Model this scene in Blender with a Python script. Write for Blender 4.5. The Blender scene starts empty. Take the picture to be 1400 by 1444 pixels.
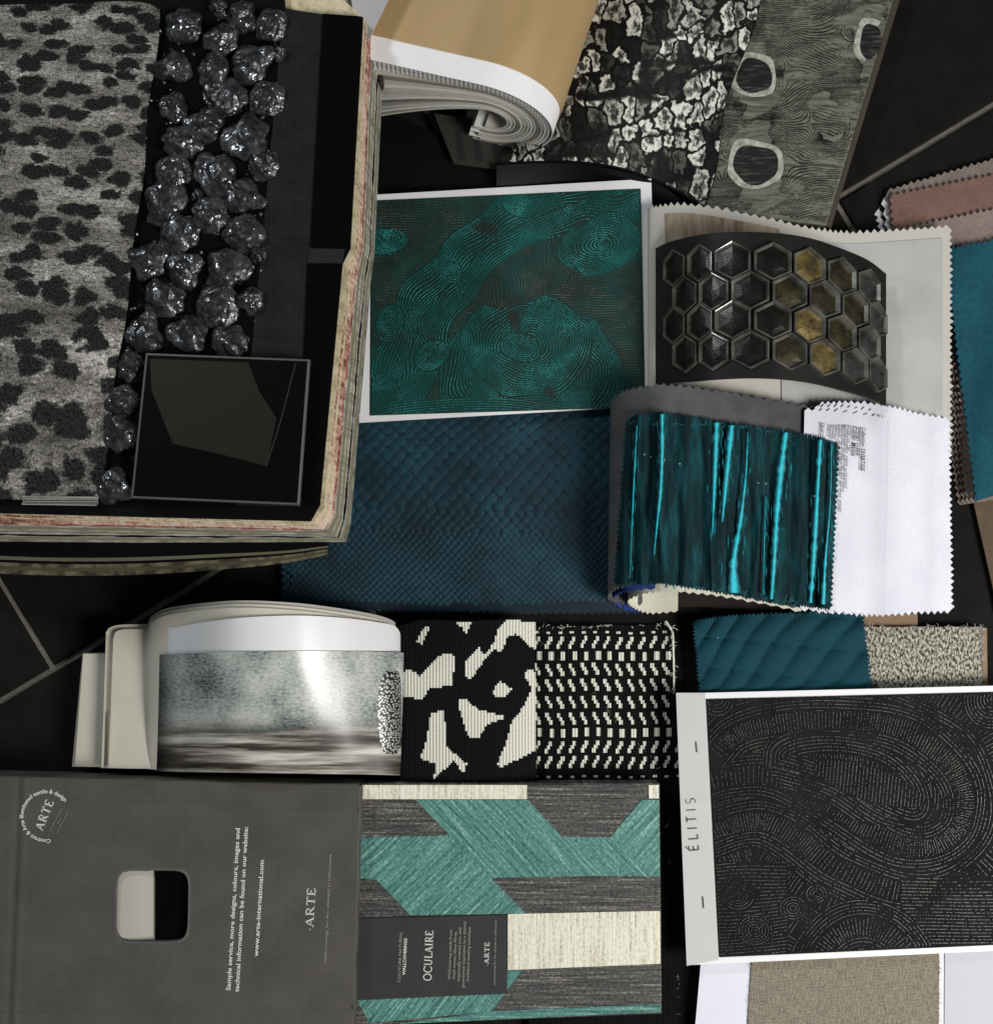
import bpy, bmesh, math, random
import numpy as np
from mathutils import Vector, noise
random.seed(7)
rnd = random.random
S = 0.0007; H = 1.2; NX, NY = 700.0, 890.0      # metres per unit on the floor, camera height, foot of the camera
scene = bpy.context.scene
COL = scene.collection

# ---------------------------------------------------------------- camera
cd = bpy.data.cameras.new('camera'); cam = bpy.data.objects.new('camera', cd); COL.objects.link(cam)
cam.location = (0, 0, H); cam.rotation_euler = (0, 0, 0)
cd.sensor_width = 36; cd.lens = (H / S) / 1444 * 36
cd.shift_y = (NY - 722) / 1444
cd.clip_start = 0.05; cd.clip_end = 100
scene.camera = cam
# ---------------------------------------------------------------- world and lamp (a room lit by one window)
w = bpy.data.worlds.new('World'); scene.world = w; w.use_nodes = True
bg = w.node_tree.nodes['Background']; bg.inputs[0].default_value = (0.80, 0.90, 1.0, 1); bg.inputs[1].default_value = 0.085
ld = bpy.data.lights.new('window_light', 'AREA'); ld.shape = 'RECTANGLE'; ld.size = 0.75; ld.size_y = 0.95
ld.energy = 52; ld.color = (1.0, 0.975, 0.95)
lo = bpy.data.objects.new('window_light', ld); COL.objects.link(lo)
lo.location = (1.45, -0.70, 1.60)
lo.rotation_euler = (Vector((0.0, 0.12, 0)) - Vector(lo.location)).to_track_quat('-Z', 'Y').to_euler()
l2 = bpy.data.lights.new('far_window_light', 'AREA'); l2.shape = 'RECTANGLE'; l2.size = .22; l2.size_y = .30
l2.energy = 13; l2.color = (0.9, 0.95, 1.0)
lo2 = bpy.data.objects.new('far_window_light', l2); COL.objects.link(lo2); lo2.location = (-1.15, 1.25, 1.5)
lo2.rotation_euler = (Vector((-0.2, 0.1, 0)) - Vector(lo2.location)).to_track_quat('-Z', 'Y').to_euler()
scene.view_settings.view_transform = 'Standard'; scene.view_settings.look = 'None'
scene.view_settings.gamma = 1; scene.view_settings.exposure = 0.0

# ---------------------------------------------------------------- helpers
def P(px, py, z=0.0):
    k = 1 - z / H
    return Vector(((px - NX) * S * k, (NY - py) * S * k, z))

def C(h):
    h = h.lstrip('#'); o = []
    for i in (0, 2, 4):
        c = int(h[i:i+2], 16) / 255
        o.append(c / 12.92 if c <= 0.04045 else ((c + 0.055) / 1.055) ** 2.4)
    return (o[0], o[1], o[2], 1)

class NT:
    def __init__(s, name, rough=0.6, metal=0.0, spec=0.5, **kw):
        s.m = bpy.data.materials.new(name); s.m.use_nodes = True
        s.t = s.m.node_tree; s.b = s.t.nodes['Principled BSDF']
        s.b.inputs['Roughness'].default_value = rough; s.b.inputs['Metallic'].default_value = metal
        s.b.inputs['Specular IOR Level'].default_value = spec
        for k, v in kw.items(): s.b.inputs[k].default_value = v
        s.tc = s.t.nodes.new('ShaderNodeTexCoord')
    def set(s, inp, v):
        i = s.b.inputs[inp]
        if hasattr(v, 'is_output'): s.t.links.new(v, i)
        else: i.default_value = v
    def _in(s, i, v):
        if hasattr(v, 'is_output'): s.t.links.new(v, i)
        elif v is not None: i.default_value = v
    def vec(s, kind='UV', scale=(1, 1, 1), rot=0, loc=(0, 0, 0)):
        n = s.t.nodes.new('ShaderNodeMapping'); s.t.links.new(s.tc.outputs[kind], n.inputs[0])
        n.inputs['Scale'].default_value = scale; n.inputs['Rotation'].default_value = (0, 0, rot); n.inputs['Location'].default_value = loc
        return n.outputs[0]
    def noise(s, v, scale=5, detail=3, rough=0.5, dist=0, out=0):
        n = s.t.nodes.new('ShaderNodeTexNoise'); s._in(n.inputs['Vector'], v); s._in(n.inputs['Scale'], scale)
        n.inputs['Detail'].default_value = detail; n.inputs['Roughness'].default_value = rough; n.inputs['Distortion'].default_value = dist
        return n.outputs[out]
    def vor(s, v, scale=5, feat='F1', out='Distance', rand=1.0, dim='2D'):
        n = s.t.nodes.new('ShaderNodeTexVoronoi'); n.feature = feat; n.voronoi_dimensions = dim; s._in(n.inputs['Vector'], v); s._in(n.inputs['Scale'], scale)
        n.inputs['Randomness'].default_value = rand
        return n.outputs[out]
    def wave(s, v, scale=5, dist=0, dscale=1, detail=2, d='X', prof='SIN', typ='BANDS'):
        n = s.t.nodes.new('ShaderNodeTexWave'); s._in(n.inputs['Vector'], v); n.inputs['Scale'].default_value = scale
        n.wave_type = typ
        if typ == 'BANDS': n.bands_direction = d
        n.wave_profile = prof; n.inputs['Distortion'].default_value = dist; n.inputs['Detail Scale'].default_value = dscale; n.inputs['Detail'].default_value = detail
        return n.outputs['Fac']
    def ramp(s, f, pts, interp='LINEAR'):
        n = s.t.nodes.new('ShaderNodeValToRGB'); s._in(n.inputs[0], f); n.color_ramp.interpolation = interp
        while len(n.color_ramp.elements) < len(pts): n.color_ramp.elements.new(1)
        for e, (p, c) in zip(n.color_ramp.elements, pts):
            e.position = p; e.color = c if isinstance(c, tuple) else (c, c, c, 1)
        return n.outputs[0]
    def mix(s, f, a, b, mode='MIX'):
        n = s.t.nodes.new('ShaderNodeMix'); n.data_type = 'RGBA'; n.blend_type = mode
        s._in(n.inputs[0], f); s._in(n.inputs[6], a); s._in(n.inputs[7], b); return n.outputs[2]
    def math(s, op, a, b=None):
        n = s.t.nodes.new('ShaderNodeMath'); n.operation = op; s._in(n.inputs[0], a)
        if b is not None: s._in(n.inputs[1], b)
        return n.outputs[0]
    def addv(s, v, w, k):
        a = s.t.nodes.new('ShaderNodeVectorMath'); a.operation = 'SCALE'; s._in(a.inputs[0], w); a.inputs['Scale'].default_value = k
        b = s.t.nodes.new('ShaderNodeVectorMath'); b.operation = 'ADD'; s._in(b.inputs[0], v); s._in(b.inputs[1], a.outputs[0]); return b.outputs[0]
    def bump(s, h, strength=0.3, dist=0.001):
        n = s.t.nodes.new('ShaderNodeBump'); n.inputs['Strength'].default_value = strength; n.inputs['Distance'].default_value = dist
        s._in(n.inputs['Height'], h); s.t.links.new(n.outputs[0], s.b.inputs['Normal'])

# UVs are in units of 100 px (7 cm) on every surface
def cloth(name, c1, c2, rough=0.85, grain=60, big=3, bumps=0.25, spec=0.25, weave=0, **kw):
    n = NT(name, rough=rough, spec=spec, **kw); v = n.vec()
    a = n.noise(v, grain, 3, 0.7); b = n.noise(v, big, 3, 0.6)
    f = n.math('MULTIPLY_ADD', a, 0.6); n.t.nodes[-1].inputs[2].default_value = 0.0
    g = n.math('ADD', f, n.math('MULTIPLY', b, 0.5))
    if weave:
        w1 = n.wave(v, weave, 1.5, 8, d='X'); w2 = n.wave(v, weave, 1.5, 8, d='Y')
        ww = n.math('MULTIPLY', w1, w2); g = n.math('ADD', n.math('MULTIPLY', g, 0.75), n.math('MULTIPLY', ww, 0.35))
        hgt = n.math('ADD', n.math('MULTIPLY', ww, 0.8), a)
    else: hgt = a
    n.set('Base Color', n.mix(n.ramp(g, [(0.3, 0.0), (0.78, 1.0)]), c1, c2))
    n.bump(hgt, bumps, 0.0006)
    return n.m

def paper(name, c, var=0.06, rough=0.55, spec=0.3, fine=0.05, **kw):
    n = NT(name, rough=rough, spec=spec, **kw); v = n.vec()
    d = tuple(x * (1 - var) for x in c[:3]) + (1,)
    n.set('Base Color', n.mix(n.noise(v, 2.2, 4, 0.6), d, c)); n.bump(n.noise(v, 40, 3), fine, 0.0005)
    return n.m

def flat(name, c, rough=0.5, metal=0, spec=0.5, **kw):
    n = NT(name, rough=rough, metal=metal, spec=spec, **kw); v = n.vec('Object')
    d = tuple(x * 0.85 for x in c[:3]) + (1,)
    n.set('Base Color', n.mix(n.noise(v, 300, 2), d, c)); return n.m

# ---------------------------------------------------------------- objects
def base_of(p):
    while p.parent: p = p.parent
    return Vector(p.location)

def thing(name, label, cat, px, py, z=0, group=None):
    o = bpy.data.objects.new(name, None); COL.objects.link(o); o.empty_display_size = 0.02
    o.location = P(px, py, z); o['label'] = label; o['category'] = cat
    if group: o['group'] = group
    return o

class MB:
    def __init__(s): s.v = []; s.f = []; s.uv = []; s.m = []
    def add(s, vs, fs, uvs=None, mi=0):
        n = len(s.v); s.v += [tuple(x) for x in vs]; s.f += [tuple(i + n for i in f) for f in fs]
        s.uv += (uvs if uvs else [(x[0] / S / 100, x[1] / S / 100) for x in vs]); s.m += [mi] * len(fs)
    def grid(s, fn, nu, nv, th=0.0006, pink='', amp=4.5, uvs=None, du=(0, 1), dv=(0, 1), off=0.0):
        """sheet over the surface fn(u,v)->(px,py,z); solid, with zigzag (pinked) sides when asked"""
        A = []; UV = []
        e = 1e-3
        for j in range(nv + 1):
            for i in range(nu + 1):
                u = du[0] + (du[1] - du[0]) * i / nu; v = dv[0] + (dv[1] - dv[0]) * j / nv
                p = list(fn(u, v))
                def push(u2, v2, on):
                    if not on: return
                    q = fn(u2, v2); dx, dy = p[0] - q[0], p[1] - q[1]; L = math.hypot(dx, dy) or 1
                    a = amp * (0.75 + 0.5 * rnd()); p[0] += dx / L * a; p[1] += dy / L * a
                if j == 0 and 't' in pink: push(u, v + 0.02, i % 2)
                if j == nv and 'b' in pink: push(u, v - 0.02, i % 2)
                if i == 0 and 'l' in pink: push(u + 0.02, v, j % 2)
                if i == nu and 'r' in pink: push(u - 0.02, v, j % 2)
                pu = P(*fn(u + e, v)) - P(*fn(u - e, v)); pv = P(*fn(u, v + e)) - P(*fn(u, v - e))
                nrm = pv.cross(pu)
                nrm = nrm.normalized() if nrm.length > 1e-12 else Vector((0, 0, 1))
                w_ = P(*p); A.append((w_ + nrm * off, w_ - nrm * (th - off)))
                UV.append((u * uvs[0], v * uvs[1]) if uvs else (p[0] / 100, -p[1] / 100))
        N = len(A); W = nu + 1
        vs = [a[0] for a in A] + [a[1] for a in A]; fs = []
        for j in range(nv):
            for i in range(nu):
                a = j * W + i; q = (a, a + W, a + W + 1, a + 1)
                fs.append(q); fs.append(tuple(N + k for k in reversed(q)))
        rim = [i for i in range(W)] + [j * W + nu for j in range(1, nv + 1)] + [nv * W + i for i in range(nu - 1, -1, -1)] + [j * W for j in range(nv - 1, 0, -1)]
        for a, b in zip(rim, rim[1:] + rim[:1]): fs.append((a, b, N + b, N + a))
        s.add(vs, fs, UV + UV)
        return s
    def prism(s, pts, z1, z0, bev=0.0, uvrot=0.0, mi=0):
        """slab over a convex or concave outline given in px; pts (px,py) at height z1, same world outline down to z0"""
        top = [P(x, y, z1) for x, y in pts]
        n = len(top); c = sum(top, Vector()) / n
        vs = []; fs = []
        if bev:
            ins = []
            for i in range(n):
                a, b, d = top[i - 1], top[i], top[(i + 1) % n]
                e1 = (a - b).normalized(); e2 = (d - b).normalized(); k = (e1 + e2)
                if k.length < 1e-3: k = Vector((-(e2.y), e2.x, 0))
                k = k.normalized()
                if k.dot(c - b) < 0: k = -k
                ins.append(b + k * bev * 1.41)
            rings = [ins, [Vector((p.x, p.y, z1 - bev)) for p in top], [Vector((p.x, p.y, z0)) for p in top]]
        else: rings = [top, [Vector((p.x, p.y, z0)) for p in top]]
        for r in rings: vs += r
        R = len(rings)
        for k in range(R - 1):
            for i in range(n):
                j = (i + 1) % n; fs.append((k * n + i, (k + 1) * n + i, (k + 1) * n + j, k * n + j))
        fs.append(tuple(range(n))); fs.append(tuple((R - 1) * n + i for i in reversed(range(n))))
        ca, sa = math.cos(uvrot), math.sin(uvrot)
        uv = [((p.x * ca + p.y * sa) / S / 100, (-p.x * sa + p.y * ca) / S / 100) for p in vs]
        s.add(vs, fs, uv, mi)
        return s

def obj(name, mb, mat, parent=None, smooth=False, label=None, kind=None, sub=None):
    me = bpy.data.meshes.new(name)
    b = base_of(parent) if parent else Vector()
    me.from_pydata([(v[0] - b.x, v[1] - b.y, v[2] - b.z) for v in mb.v], [], mb.f)
    uvl = me.uv_layers.new(name='UVMap')
    li = np.zeros(len(me.loops), dtype=np.int32); me.loops.foreach_get('vertex_index', li)
    uvl.data.foreach_set('uv', np.array(mb.uv, dtype=np.float32)[li].ravel())
    for m_ in (mat if isinstance(mat, list) else [mat]): me.materials.append(m_)
    me.polygons.foreach_set('material_index', mb.m)
    if smooth: me.polygons.foreach_set('use_smooth', [True] * len(me.polygons))
    me.update()
    o = bpy.data.objects.new(name, me); COL.objects.link(o)
    if smooth:
        try: me.set_sharp_from_angle(angle=math.radians(40))
        except Exception: pass
    if parent: o.parent = parent
    if label: o['label'] = label
    if kind: o['kind'] = kind
    return o

def tag(o, label, cat, group=None):
    o['label'] = label; o['category'] = cat
    if group: o['group'] = group
    return o

def crv(pts, lin=False):
    """interpolated polyline, t in 0..1 spread evenly over the control points"""
    pts = [tuple(map(float, p)) for p in pts]
    def f(t):
        n = len(pts) - 1; x = t * n; i = min(max(int(math.floor(x)), 0), n - 1); r = x - i
        p1, p2 = pts[i], pts[i + 1]
        if lin or n < 2: return tuple(a + (b - a) * r for a, b in zip(p1, p2))
        p0 = pts[i - 1] if i > 0 else tuple(2 * a - b for a, b in zip(p1, p2))
        p3 = pts[i + 2] if i < n - 1 else tuple(2 * b - a for a, b in zip(p1, p2))
        return tuple(0.5 * (2*b + (c - a)*r + (2*a - 5*b + 4*c - d)*r*r + (3*b - a - 3*c + d)*r**3) for a, b, c, d in zip(p0, p1, p2, p3))
    return f

def patch(top, bot, z=None, lin=False):
    ft, fb = crv(top, lin), crv(bot, lin)
    def fn(u, v):
        a, b = ft(u), fb(u); p = [x + (y - x) * v for x, y in zip(a, b)]
        zz = p[2] if len(p) > 2 else 0.0
        if z is not None: zz += z(u, v) if callable(z) else z
        return (p[0], p[1], zz)
    return fn

def quadfn(tl, tr, br, bl, z): return patch([tl, tr], [bl, br], z, True)

# marks (printed or stitched) laid on a surface: polygons given in px, height from zf
def poly_mark(mb, pts, z, lift=0.0003, mi=0):
    zz = z if callable(z) else (lambda x, y: z)
    vs = [P(x, y, zz(x, y) + lift) for x, y in pts]
    a = sum((vs[i].x * vs[(i + 1) % len(vs)].y - vs[(i + 1) % len(vs)].x * vs[i].y) for i in range(len(vs)))
    idx = tuple(range(len(vs))) if a > 0 else tuple(reversed(range(len(vs))))
    mb.add(vs, [idx], None, mi)

def strokes(mb, segs, wd, z, lift=0.0003, mi=0):
    for (x1, y1, x2, y2) in segs:
        dx, dy = x2 - x1, y2 - y1; L = math.hypot(dx, dy)
        if L < 1e-6: continue
        nx, ny = -dy / L * wd / 2, dx / L * wd / 2
        poly_mark(mb, [(x1 + nx, y1 + ny), (x2 + nx, y2 + ny), (x2 - nx, y2 - ny), (x1 - nx, y1 - ny)], z, lift, mi)

# ---------------------------------------------------------------- lettering
def line_part(parent, mat, fn, *a, **k):
    mb = MB(); fn(mb, *a, **k); return obj('lettering', mb, mat, parent)
def arc(cx, cy, rx, ry, a0, a1, n=10):
    return [(cx + rx * math.cos(math.radians(a0 + (a1 - a0) * i / n)), cy + ry * math.sin(math.radians(a0 + (a1 - a0) * i / n))) for i in range(n + 1)]
# serif capitals: list of (points, thick)   unit height
GL = {
 'A': (0.86, [([(0.1, 0), (0.42, 1)], 0), ([(0.40, 1), (0.76, 0)], 1), ([(0.2, 0.33), (0.62, 0.33)], 0), ([(0, 0.02), (0.22, 0.02)], 0), ([(0.6, 0.02), (0.9, 0.02)], 0)]),
 'R': (0.78, [([(0.16, 0), (0.16, 1)], 1), ([(0.16, 0.97)] + arc(0.36, 0.74, 0.24, 0.23, 90, -90) + [(0.16, 0.51)], 0.5), ([(0.36, 0.5), (0.74, 0.0)], 1), ([(0.02, 0.02), (0.32, 0.02)], 0), ([(0.02, 0.98), (0.2, 0.98)], 0), ([(0.66, 0.02), (0.84, 0.02)], 0)]),
 'T': (0.74, [([(0.38, 0), (0.38, 1)], 1), ([(0.02, 0.96), (0.74, 0.96)], 0.3), ([(0.04, 0.98), (0.04, 0.78)], 0), ([(0.72, 0.98), (0.72, 0.78)], 0), ([(0.22, 0.02), (0.54, 0.02)], 0)]),
 'E': (0.64, [([(0.16, 0), (0.16, 1)], 1), ([(0.04, 0.97), (0.58, 0.97)], 0.2), ([(0.16, 0.52), (0.48, 0.52)], 0.2), ([(0.04, 0.03), (0.62, 0.03)], 0.2), ([(0.58, 0.98), (0.58, 0.8)], 0), ([(0.62, 0.02), (0.62, 0.22)], 0)]),
 'O': (0.98, [(arc(0.46, 0.5, 0.42, 0.5, 0, 360, 20), 0.6)]),
 'C': (0.86, [(arc(0.46, 0.5, 0.42, 0.5, 40, 320, 16), 0.6), ([(0.8, 0.98), (0.8, 0.76)], 0)]),
 'U': (0.84, [([(0.14, 1), (0.14, 0.32)] + arc(0.4, 0.32, 0.26, 0.32, 180, 360) + [(0.66, 1)], 0.6), ([(0.0, 0.98), (0.26, 0.98)], 0), ([(0.56, 0.98), (0.78, 0.98)], 0)]),
 'L': (0.62, [([(0.16, 0), (0.16, 1)], 1), ([(0.04, 0.03), (0.6, 0.03)], 0.2), ([(0.02, 0.98), (0.3, 0.98)], 0), ([(0.6, 0.02), (0.6, 0.22)], 0)]),
 'I': (0.36, [([(0.16, 0), (0.16, 1)], 1), ([(0.02, 0.98), (0.3, 0.98)], 0), ([(0.02, 0.02), (0.3, 0.02)], 0)]),
 '-': (0.16, [([(0.0, 0.38), (0.12, 0.34)], 0)]),
}
# thin sans capitals
GS = {
 'E': (0.55, [([(0.05, 0), (0.05, 1)], 0), ([(0.05, 1), (0.5, 1)], 0), ([(0.05, 0.52), (0.45, 0.52)], 0), ([(0.05, 0), (0.5, 0)], 0)]),
 'É': (0.55, [([(0.05, 0), (0.05, 1)], 0), ([(0.05, 1), (0.5, 1)], 0), ([(0.05, 0.52), (0.45, 0.52)], 0), ([(0.05, 0), (0.5, 0)], 0), ([(0.2, 1.12), (0.42, 1.36)], 0)]),
 'L': (0.5, [([(0.05, 1), (0.05, 0), (0.48, 0)], 0)]),
 'I': (0.12, [([(0.05, 0), (0.05, 1)], 0)]),
 'T': (0.6, [([(0.28, 0), (0.28, 1)], 0), ([(0.0, 1), (0.56, 1)], 0)]),
 'S': (0.55, [(arc(0.27, 0.74, 0.22, 0.26, 40, 270, 8) + arc(0.25, 0.24, 0.24, 0.24, 90, -140, 8), 0)]),
}
def letters(mb, word, p0, p1, height, z, glyphs=GL, thin=0.07, thick=0.16, gap=0.14):
    """word written from p0 to p1 (px), letters standing to the left of that direction"""
    tot = sum(glyphs[c][0] + gap for c in word) - gap
    L = math.hypot(p1[0] - p0[0], p1[1] - p0[1]); ux, uy = (p1[0] - p0[0]) / L, (p1[1] - p0[1]) / L
    vx, vy = uy, -ux                      # letter-up, in px coordinates (y down)
    sx = L / tot; x = 0
    for c in word:
        wdt, st = glyphs[c]
        for pts, k in st:
            q = [(p0[0] + ux * (x + a) * sx + vx * b * height, p0[1] + uy * (x + a) * sx + vy * b * height) for a, b in pts]
            th = (thin + (thick - thin) * k) * height
            strokes(mb, [(a[0], a[1], b[0], b[1]) for a, b in zip(q, q[1:])], th, z)
        x += wdt + gap

def text(mb, s, p0, p1, height, z, lift=0.0004, at=None):
    """a line of small print; height = capital height in px"""
    cu = bpy.data.curves.new('t', 'FONT'); cu.body = s; cu.size = 1; cu.resolution_u = 2; cu.offset = 0.02
    o = bpy.data.objects.new('t', cu); COL.objects.link(o)
    me = bpy.data.meshes.new_from_object(o, depsgraph=None)
    vs = [v.co.copy() for v in me.vertices]; fs = [tuple(p.vertices) for p in me.polygons]
    bpy.data.objects.remove(o); bpy.data.curves.remove(cu); bpy.data.meshes.remove(me)
    if not vs: return
    x0 = min(v.x for v in vs); x1 = max(v.x for v in vs)
    if at is None:
        L = math.hypot(p1[0] - p0[0], p1[1] - p0[1]); ux, uy = (p1[0] - p0[0]) / L, (p1[1] - p0[1]) / L; vx, vy = uy, -ux
        k = L / (x1 - x0); hh = height / 0.7
        out = [P(p0[0] + ux * (v.x - x0) * k + vx * v.y * hh, p0[1] + uy * (v.x - x0) * k + vy * v.y * hh, z + lift) for v in vs]
    else:
        cx, cy, r, a0, a1 = at; hh = height / 0.7; out = []
        for v in vs:
            a = math.radians(a0 + (a1 - a0) * (v.x - x0) / (x1 - x0)); rr = r + v.y * hh
            out.append(P(cx + rr * math.cos(a), cy + rr * math.sin(a), z + lift))
    mb.add(out, fs)

def fray(parent, mat, runs, n, z, name='loose_thread', ln=7, wd=.55, seed=1):
    """loose fibres along edge runs ((x0,y0,x1,y1),...)"""
    r = random.Random(seed); mb = MB(); zz = z if callable(z) else (lambda x, y: z)
    for i in range(n):
        x0, y0, x1, y1 = runs[i % len(runs)]; s_ = r.random(); x, y = x0 + (x1 - x0) * s_, y0 + (y1 - y0) * s_
        a = r.random() * 6.28; b = (r.random() - .5) * 1.2; L = ln * (.4 + r.random()); q = [(x, y)]
        for k in range(4): q.append((q[-1][0] + math.cos(a) * L / 4, q[-1][1] + math.sin(a) * L / 4)); a += b
        strokes(mb, [(c[0], c[1], d[0], d[1]) for c, d in zip(q, q[1:])], wd * (.6 + .7 * r.random()), zz, .0006)
    return obj(name, mb, mat, parent, kind='stuff')

# ---------------------------------------------------------------- contour stitches
def contours(V, R, X, Y):
    """segments where V crosses whole numbers, inside areas of one region"""
    out = []
    a = (slice(0, -1), slice(0, -1)); b = (slice(0, -1), slice(1, None)); c = (slice(1, None), slice(1, None)); d = (slice(1, None), slice(0, -1))
    for tri in ((a, b, c), (a, c, d)):
        v = [V[t] for t in tri]; x = [X[t] for t in tri]; y = [Y[t] for t in tri]; r = [R[t] for t in tri]
        mx = np.maximum(np.maximum(v[0], v[1]), v[2]); mn = np.minimum(np.minimum(v[0], v[1]), v[2])
        k = np.floor(mx); ok = (mn < k) & (mx - mn < 0.9) & (r[0] == r[1]) & (r[1] == r[2])
        for j, i in zip(*np.nonzero(ok)):
            K = k[j, i]; pt = []
            for e, f in ((0, 1), (1, 2), (2, 0)):
                p, q = v[e][j, i], v[f][j, i]
                if (p < K) != (q < K):
                    t = (K - p) / (q - p); pt.append((x[e][j, i] + (x[f][j, i] - x[e][j, i]) * t, y[e][j, i] + (y[f][j, i] - y[e][j, i]) * t))
            if len(pt) == 2: out.append((pt[0][0], pt[0][1], pt[1][0], pt[1][1], int(r[0][j, i])))
    return out

def polydist(X, Y, pts):
    f = crv(pts); n = len(pts) * 8; q = [f(i / n) for i in range(n + 1)]
    D = np.full(X.shape, 1e9); SS = np.zeros(X.shape); s0 = 0
    for (x1, y1), (x2, y2) in zip(q, q[1:]):
        dx, dy = x2 - x1, y2 - y1; L = math.hypot(dx, dy) or 1e-6
        t = np.clip(((X - x1) * dx + (Y - y1) * dy) / L / L, 0, 1)
        dd = np.hypot(X - x1 - t * dx, Y - y1 - t * dy); m = dd < D
        D = np.where(m, dd, D); SS = np.where(m, s0 + t * L, SS); s0 += L
    return D, SS

# ================================================================= materials
M_tile = cloth('black_slate', C('#090908'), C('#201e1b'), rough=0.7, grain=45, big=2.6, bumps=0.15, spec=0.08)
M_grout = cloth('grout', C('#4d4a43'), C('#7d7a70'), grain=22, rough=0.9)
M_white = paper('white_paper', C('#eeeeee'), 0.03, 0.45)
M_whiteblue = paper('cool_white_paper', C('#e2e2ec'), 0.04, 0.5)
M_cream = paper('cream_paper', C('#c9c4b4'), 0.10, 0.6)
M_beige = paper('beige_board', C('#8e8672'), 0.25, 0.6)
M_black = paper('black_card', C('#080808'), 0.3, 0.85, 0.12)
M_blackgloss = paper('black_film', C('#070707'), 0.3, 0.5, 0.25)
M_ink = flat('grey_ink', C('#77777c'), 0.8, 0, 0.1)
M_inkdark = flat('dark_ink', C('#2c2c2e'), 0.8, 0, 0.1)
M_inkwhite = flat('white_ink', C('#e4e2dc'), 0.6, 0, 0.2)
M_inkdim = flat('dim_white_ink', C('#8f8c86'), 0.7, 0, 0.2)
M_velvetblack = cloth('black_velvet', C('#030303'), C('#0a0a0a'), rough=1.0, grain=80, spec=0.05)
M_mesh = cloth('dark_woven_mesh', C('#080809'), C('#2b2b2c'), rough=0.95, grain=60, weave=8, bumps=0.5)

# ================================================================= floor
mb = MB(); mb.prism([(-900, -900), (2300, -900), (2300, 2400), (-900, 2400)], -0.004, -0.03)
floor = obj('floor', mb, M_grout, None, kind='structure')
# tiles follow one long joint running up to the right and a short joint meeting it at a right angle
t_ = Vector((0.857, 0.515, 0)); n_ = Vector((-0.515, 0.857, 0))      # along the joint, across it (world)
O = P(75, 944, 0)
TW = 600 * S * 1.43; gap = 0.0062
tile_me = None
for r in range(-2, 3):
    for c in range(-2, 4):
        off = 0 if r >= 0 and r % 2 == 0 else TW * 0.5
        lo_ = O + t_ * (c * TW + off) + n_ * (r * TW)
        if max(abs(lo_.x), abs(lo_.y)) > 1.6: continue
        if tile_me is None:
            mb = MB(); g = gap / 2; W_ = TW
            q = [t_ * g + n_ * g, t_ * (W_ - g) + n_ * g, t_ * (W_ - g) + n_ * (W_ - g), t_ * g + n_ * (W_ - g)]
            cx = sum(q, Vector()) / 4; ins = [p + (cx - p).normalized() * 0.002 for p in q]
            vs = [Vector((p.x, p.y, 0)) for p in ins] + [Vector((p.x, p.y, -0.0012)) for p in q] + [Vector((p.x, p.y, -0.012)) for p in q]
            fs = [(0, 1, 2, 3)] + [(k * 4 + i, (k + 1) * 4 + i, (k + 1) * 4 + (i + 1) % 4, k * 4 + (i + 1) % 4) for k in (0, 1) for i in range(4)]
            mb.add(vs, fs); o = obj('tile', mb, M_tile, floor); tile_me = o.data
        else:
            o = bpy.data.objects.new('tile', tile_me); COL.objects.link(o); o.parent = floor
        o.location = lo_

# ================================================================= black sheets and the scrap lying in the dark gap
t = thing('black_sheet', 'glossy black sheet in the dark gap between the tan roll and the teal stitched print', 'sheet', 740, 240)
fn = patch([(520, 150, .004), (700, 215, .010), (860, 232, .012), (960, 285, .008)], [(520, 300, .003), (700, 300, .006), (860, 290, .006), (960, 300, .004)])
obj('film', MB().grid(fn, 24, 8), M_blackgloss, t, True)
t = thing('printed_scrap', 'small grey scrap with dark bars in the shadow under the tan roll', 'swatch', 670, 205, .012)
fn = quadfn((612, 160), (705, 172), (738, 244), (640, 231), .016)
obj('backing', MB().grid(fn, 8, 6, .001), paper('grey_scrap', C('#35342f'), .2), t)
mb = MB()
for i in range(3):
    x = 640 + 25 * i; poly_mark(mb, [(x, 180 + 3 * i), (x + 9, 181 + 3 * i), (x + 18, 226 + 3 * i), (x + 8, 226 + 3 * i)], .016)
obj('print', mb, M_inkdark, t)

# ================================================================= printed wood sheet and feather sheet (upper right)
nw = NT('wood_grain_print', 0.55, spec=0.35); v = nw.vec(scale=(0.8, 2.4, 1)); v0 = nw.vec()
dv_ = nw.noise(v0, 1.1, 2, 0.5, out=1); vv = nw.addv(v, dv_, 1.6)
g1 = nw.noise(nw.addv(nw.vec(scale=(1.2, 14, 1)), dv_, 3.0), 1.6, 5, 0.75)
g2 = nw.noise(nw.addv(nw.vec(scale=(.5, 5.5, 1), rot=.12), dv_, 2.0), 3.0, 5, 0.7)
f = nw.math('ADD', nw.math('MULTIPLY', g1, 0.5), nw.math('MULTIPLY', g2, 0.55))
nw.set('Base Color', nw.ramp(f, [(0.38, C('#34352e')), (0.48, C('#55564b')), (0.56, C('#6d6f62')), (0.7, C('#85877a'))]))
nw.bump(g1, 0.1, 0.0004)
t = thing('wood_print_sheet', 'grey wood grain print sheet with pale ring marks under the feather print', 'wallpaper sheet', 1120, 180)
zw = .02
mb = MB(); mb.prism([(993, 298), (1165, 318), (1268, -30), (1030, -30), (1000, 200)], zw, 0.008)
obj('sheet', mb, nw.m, t)
mb = MB(); mb.prism([(1165, 319), (1171, 322), (1277, -30), (1268.5, -30)], zw - .0012, 0.006)
obj('edge_board', mb, paper('brown_edge', C('#4a443a'), .3), t)
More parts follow.
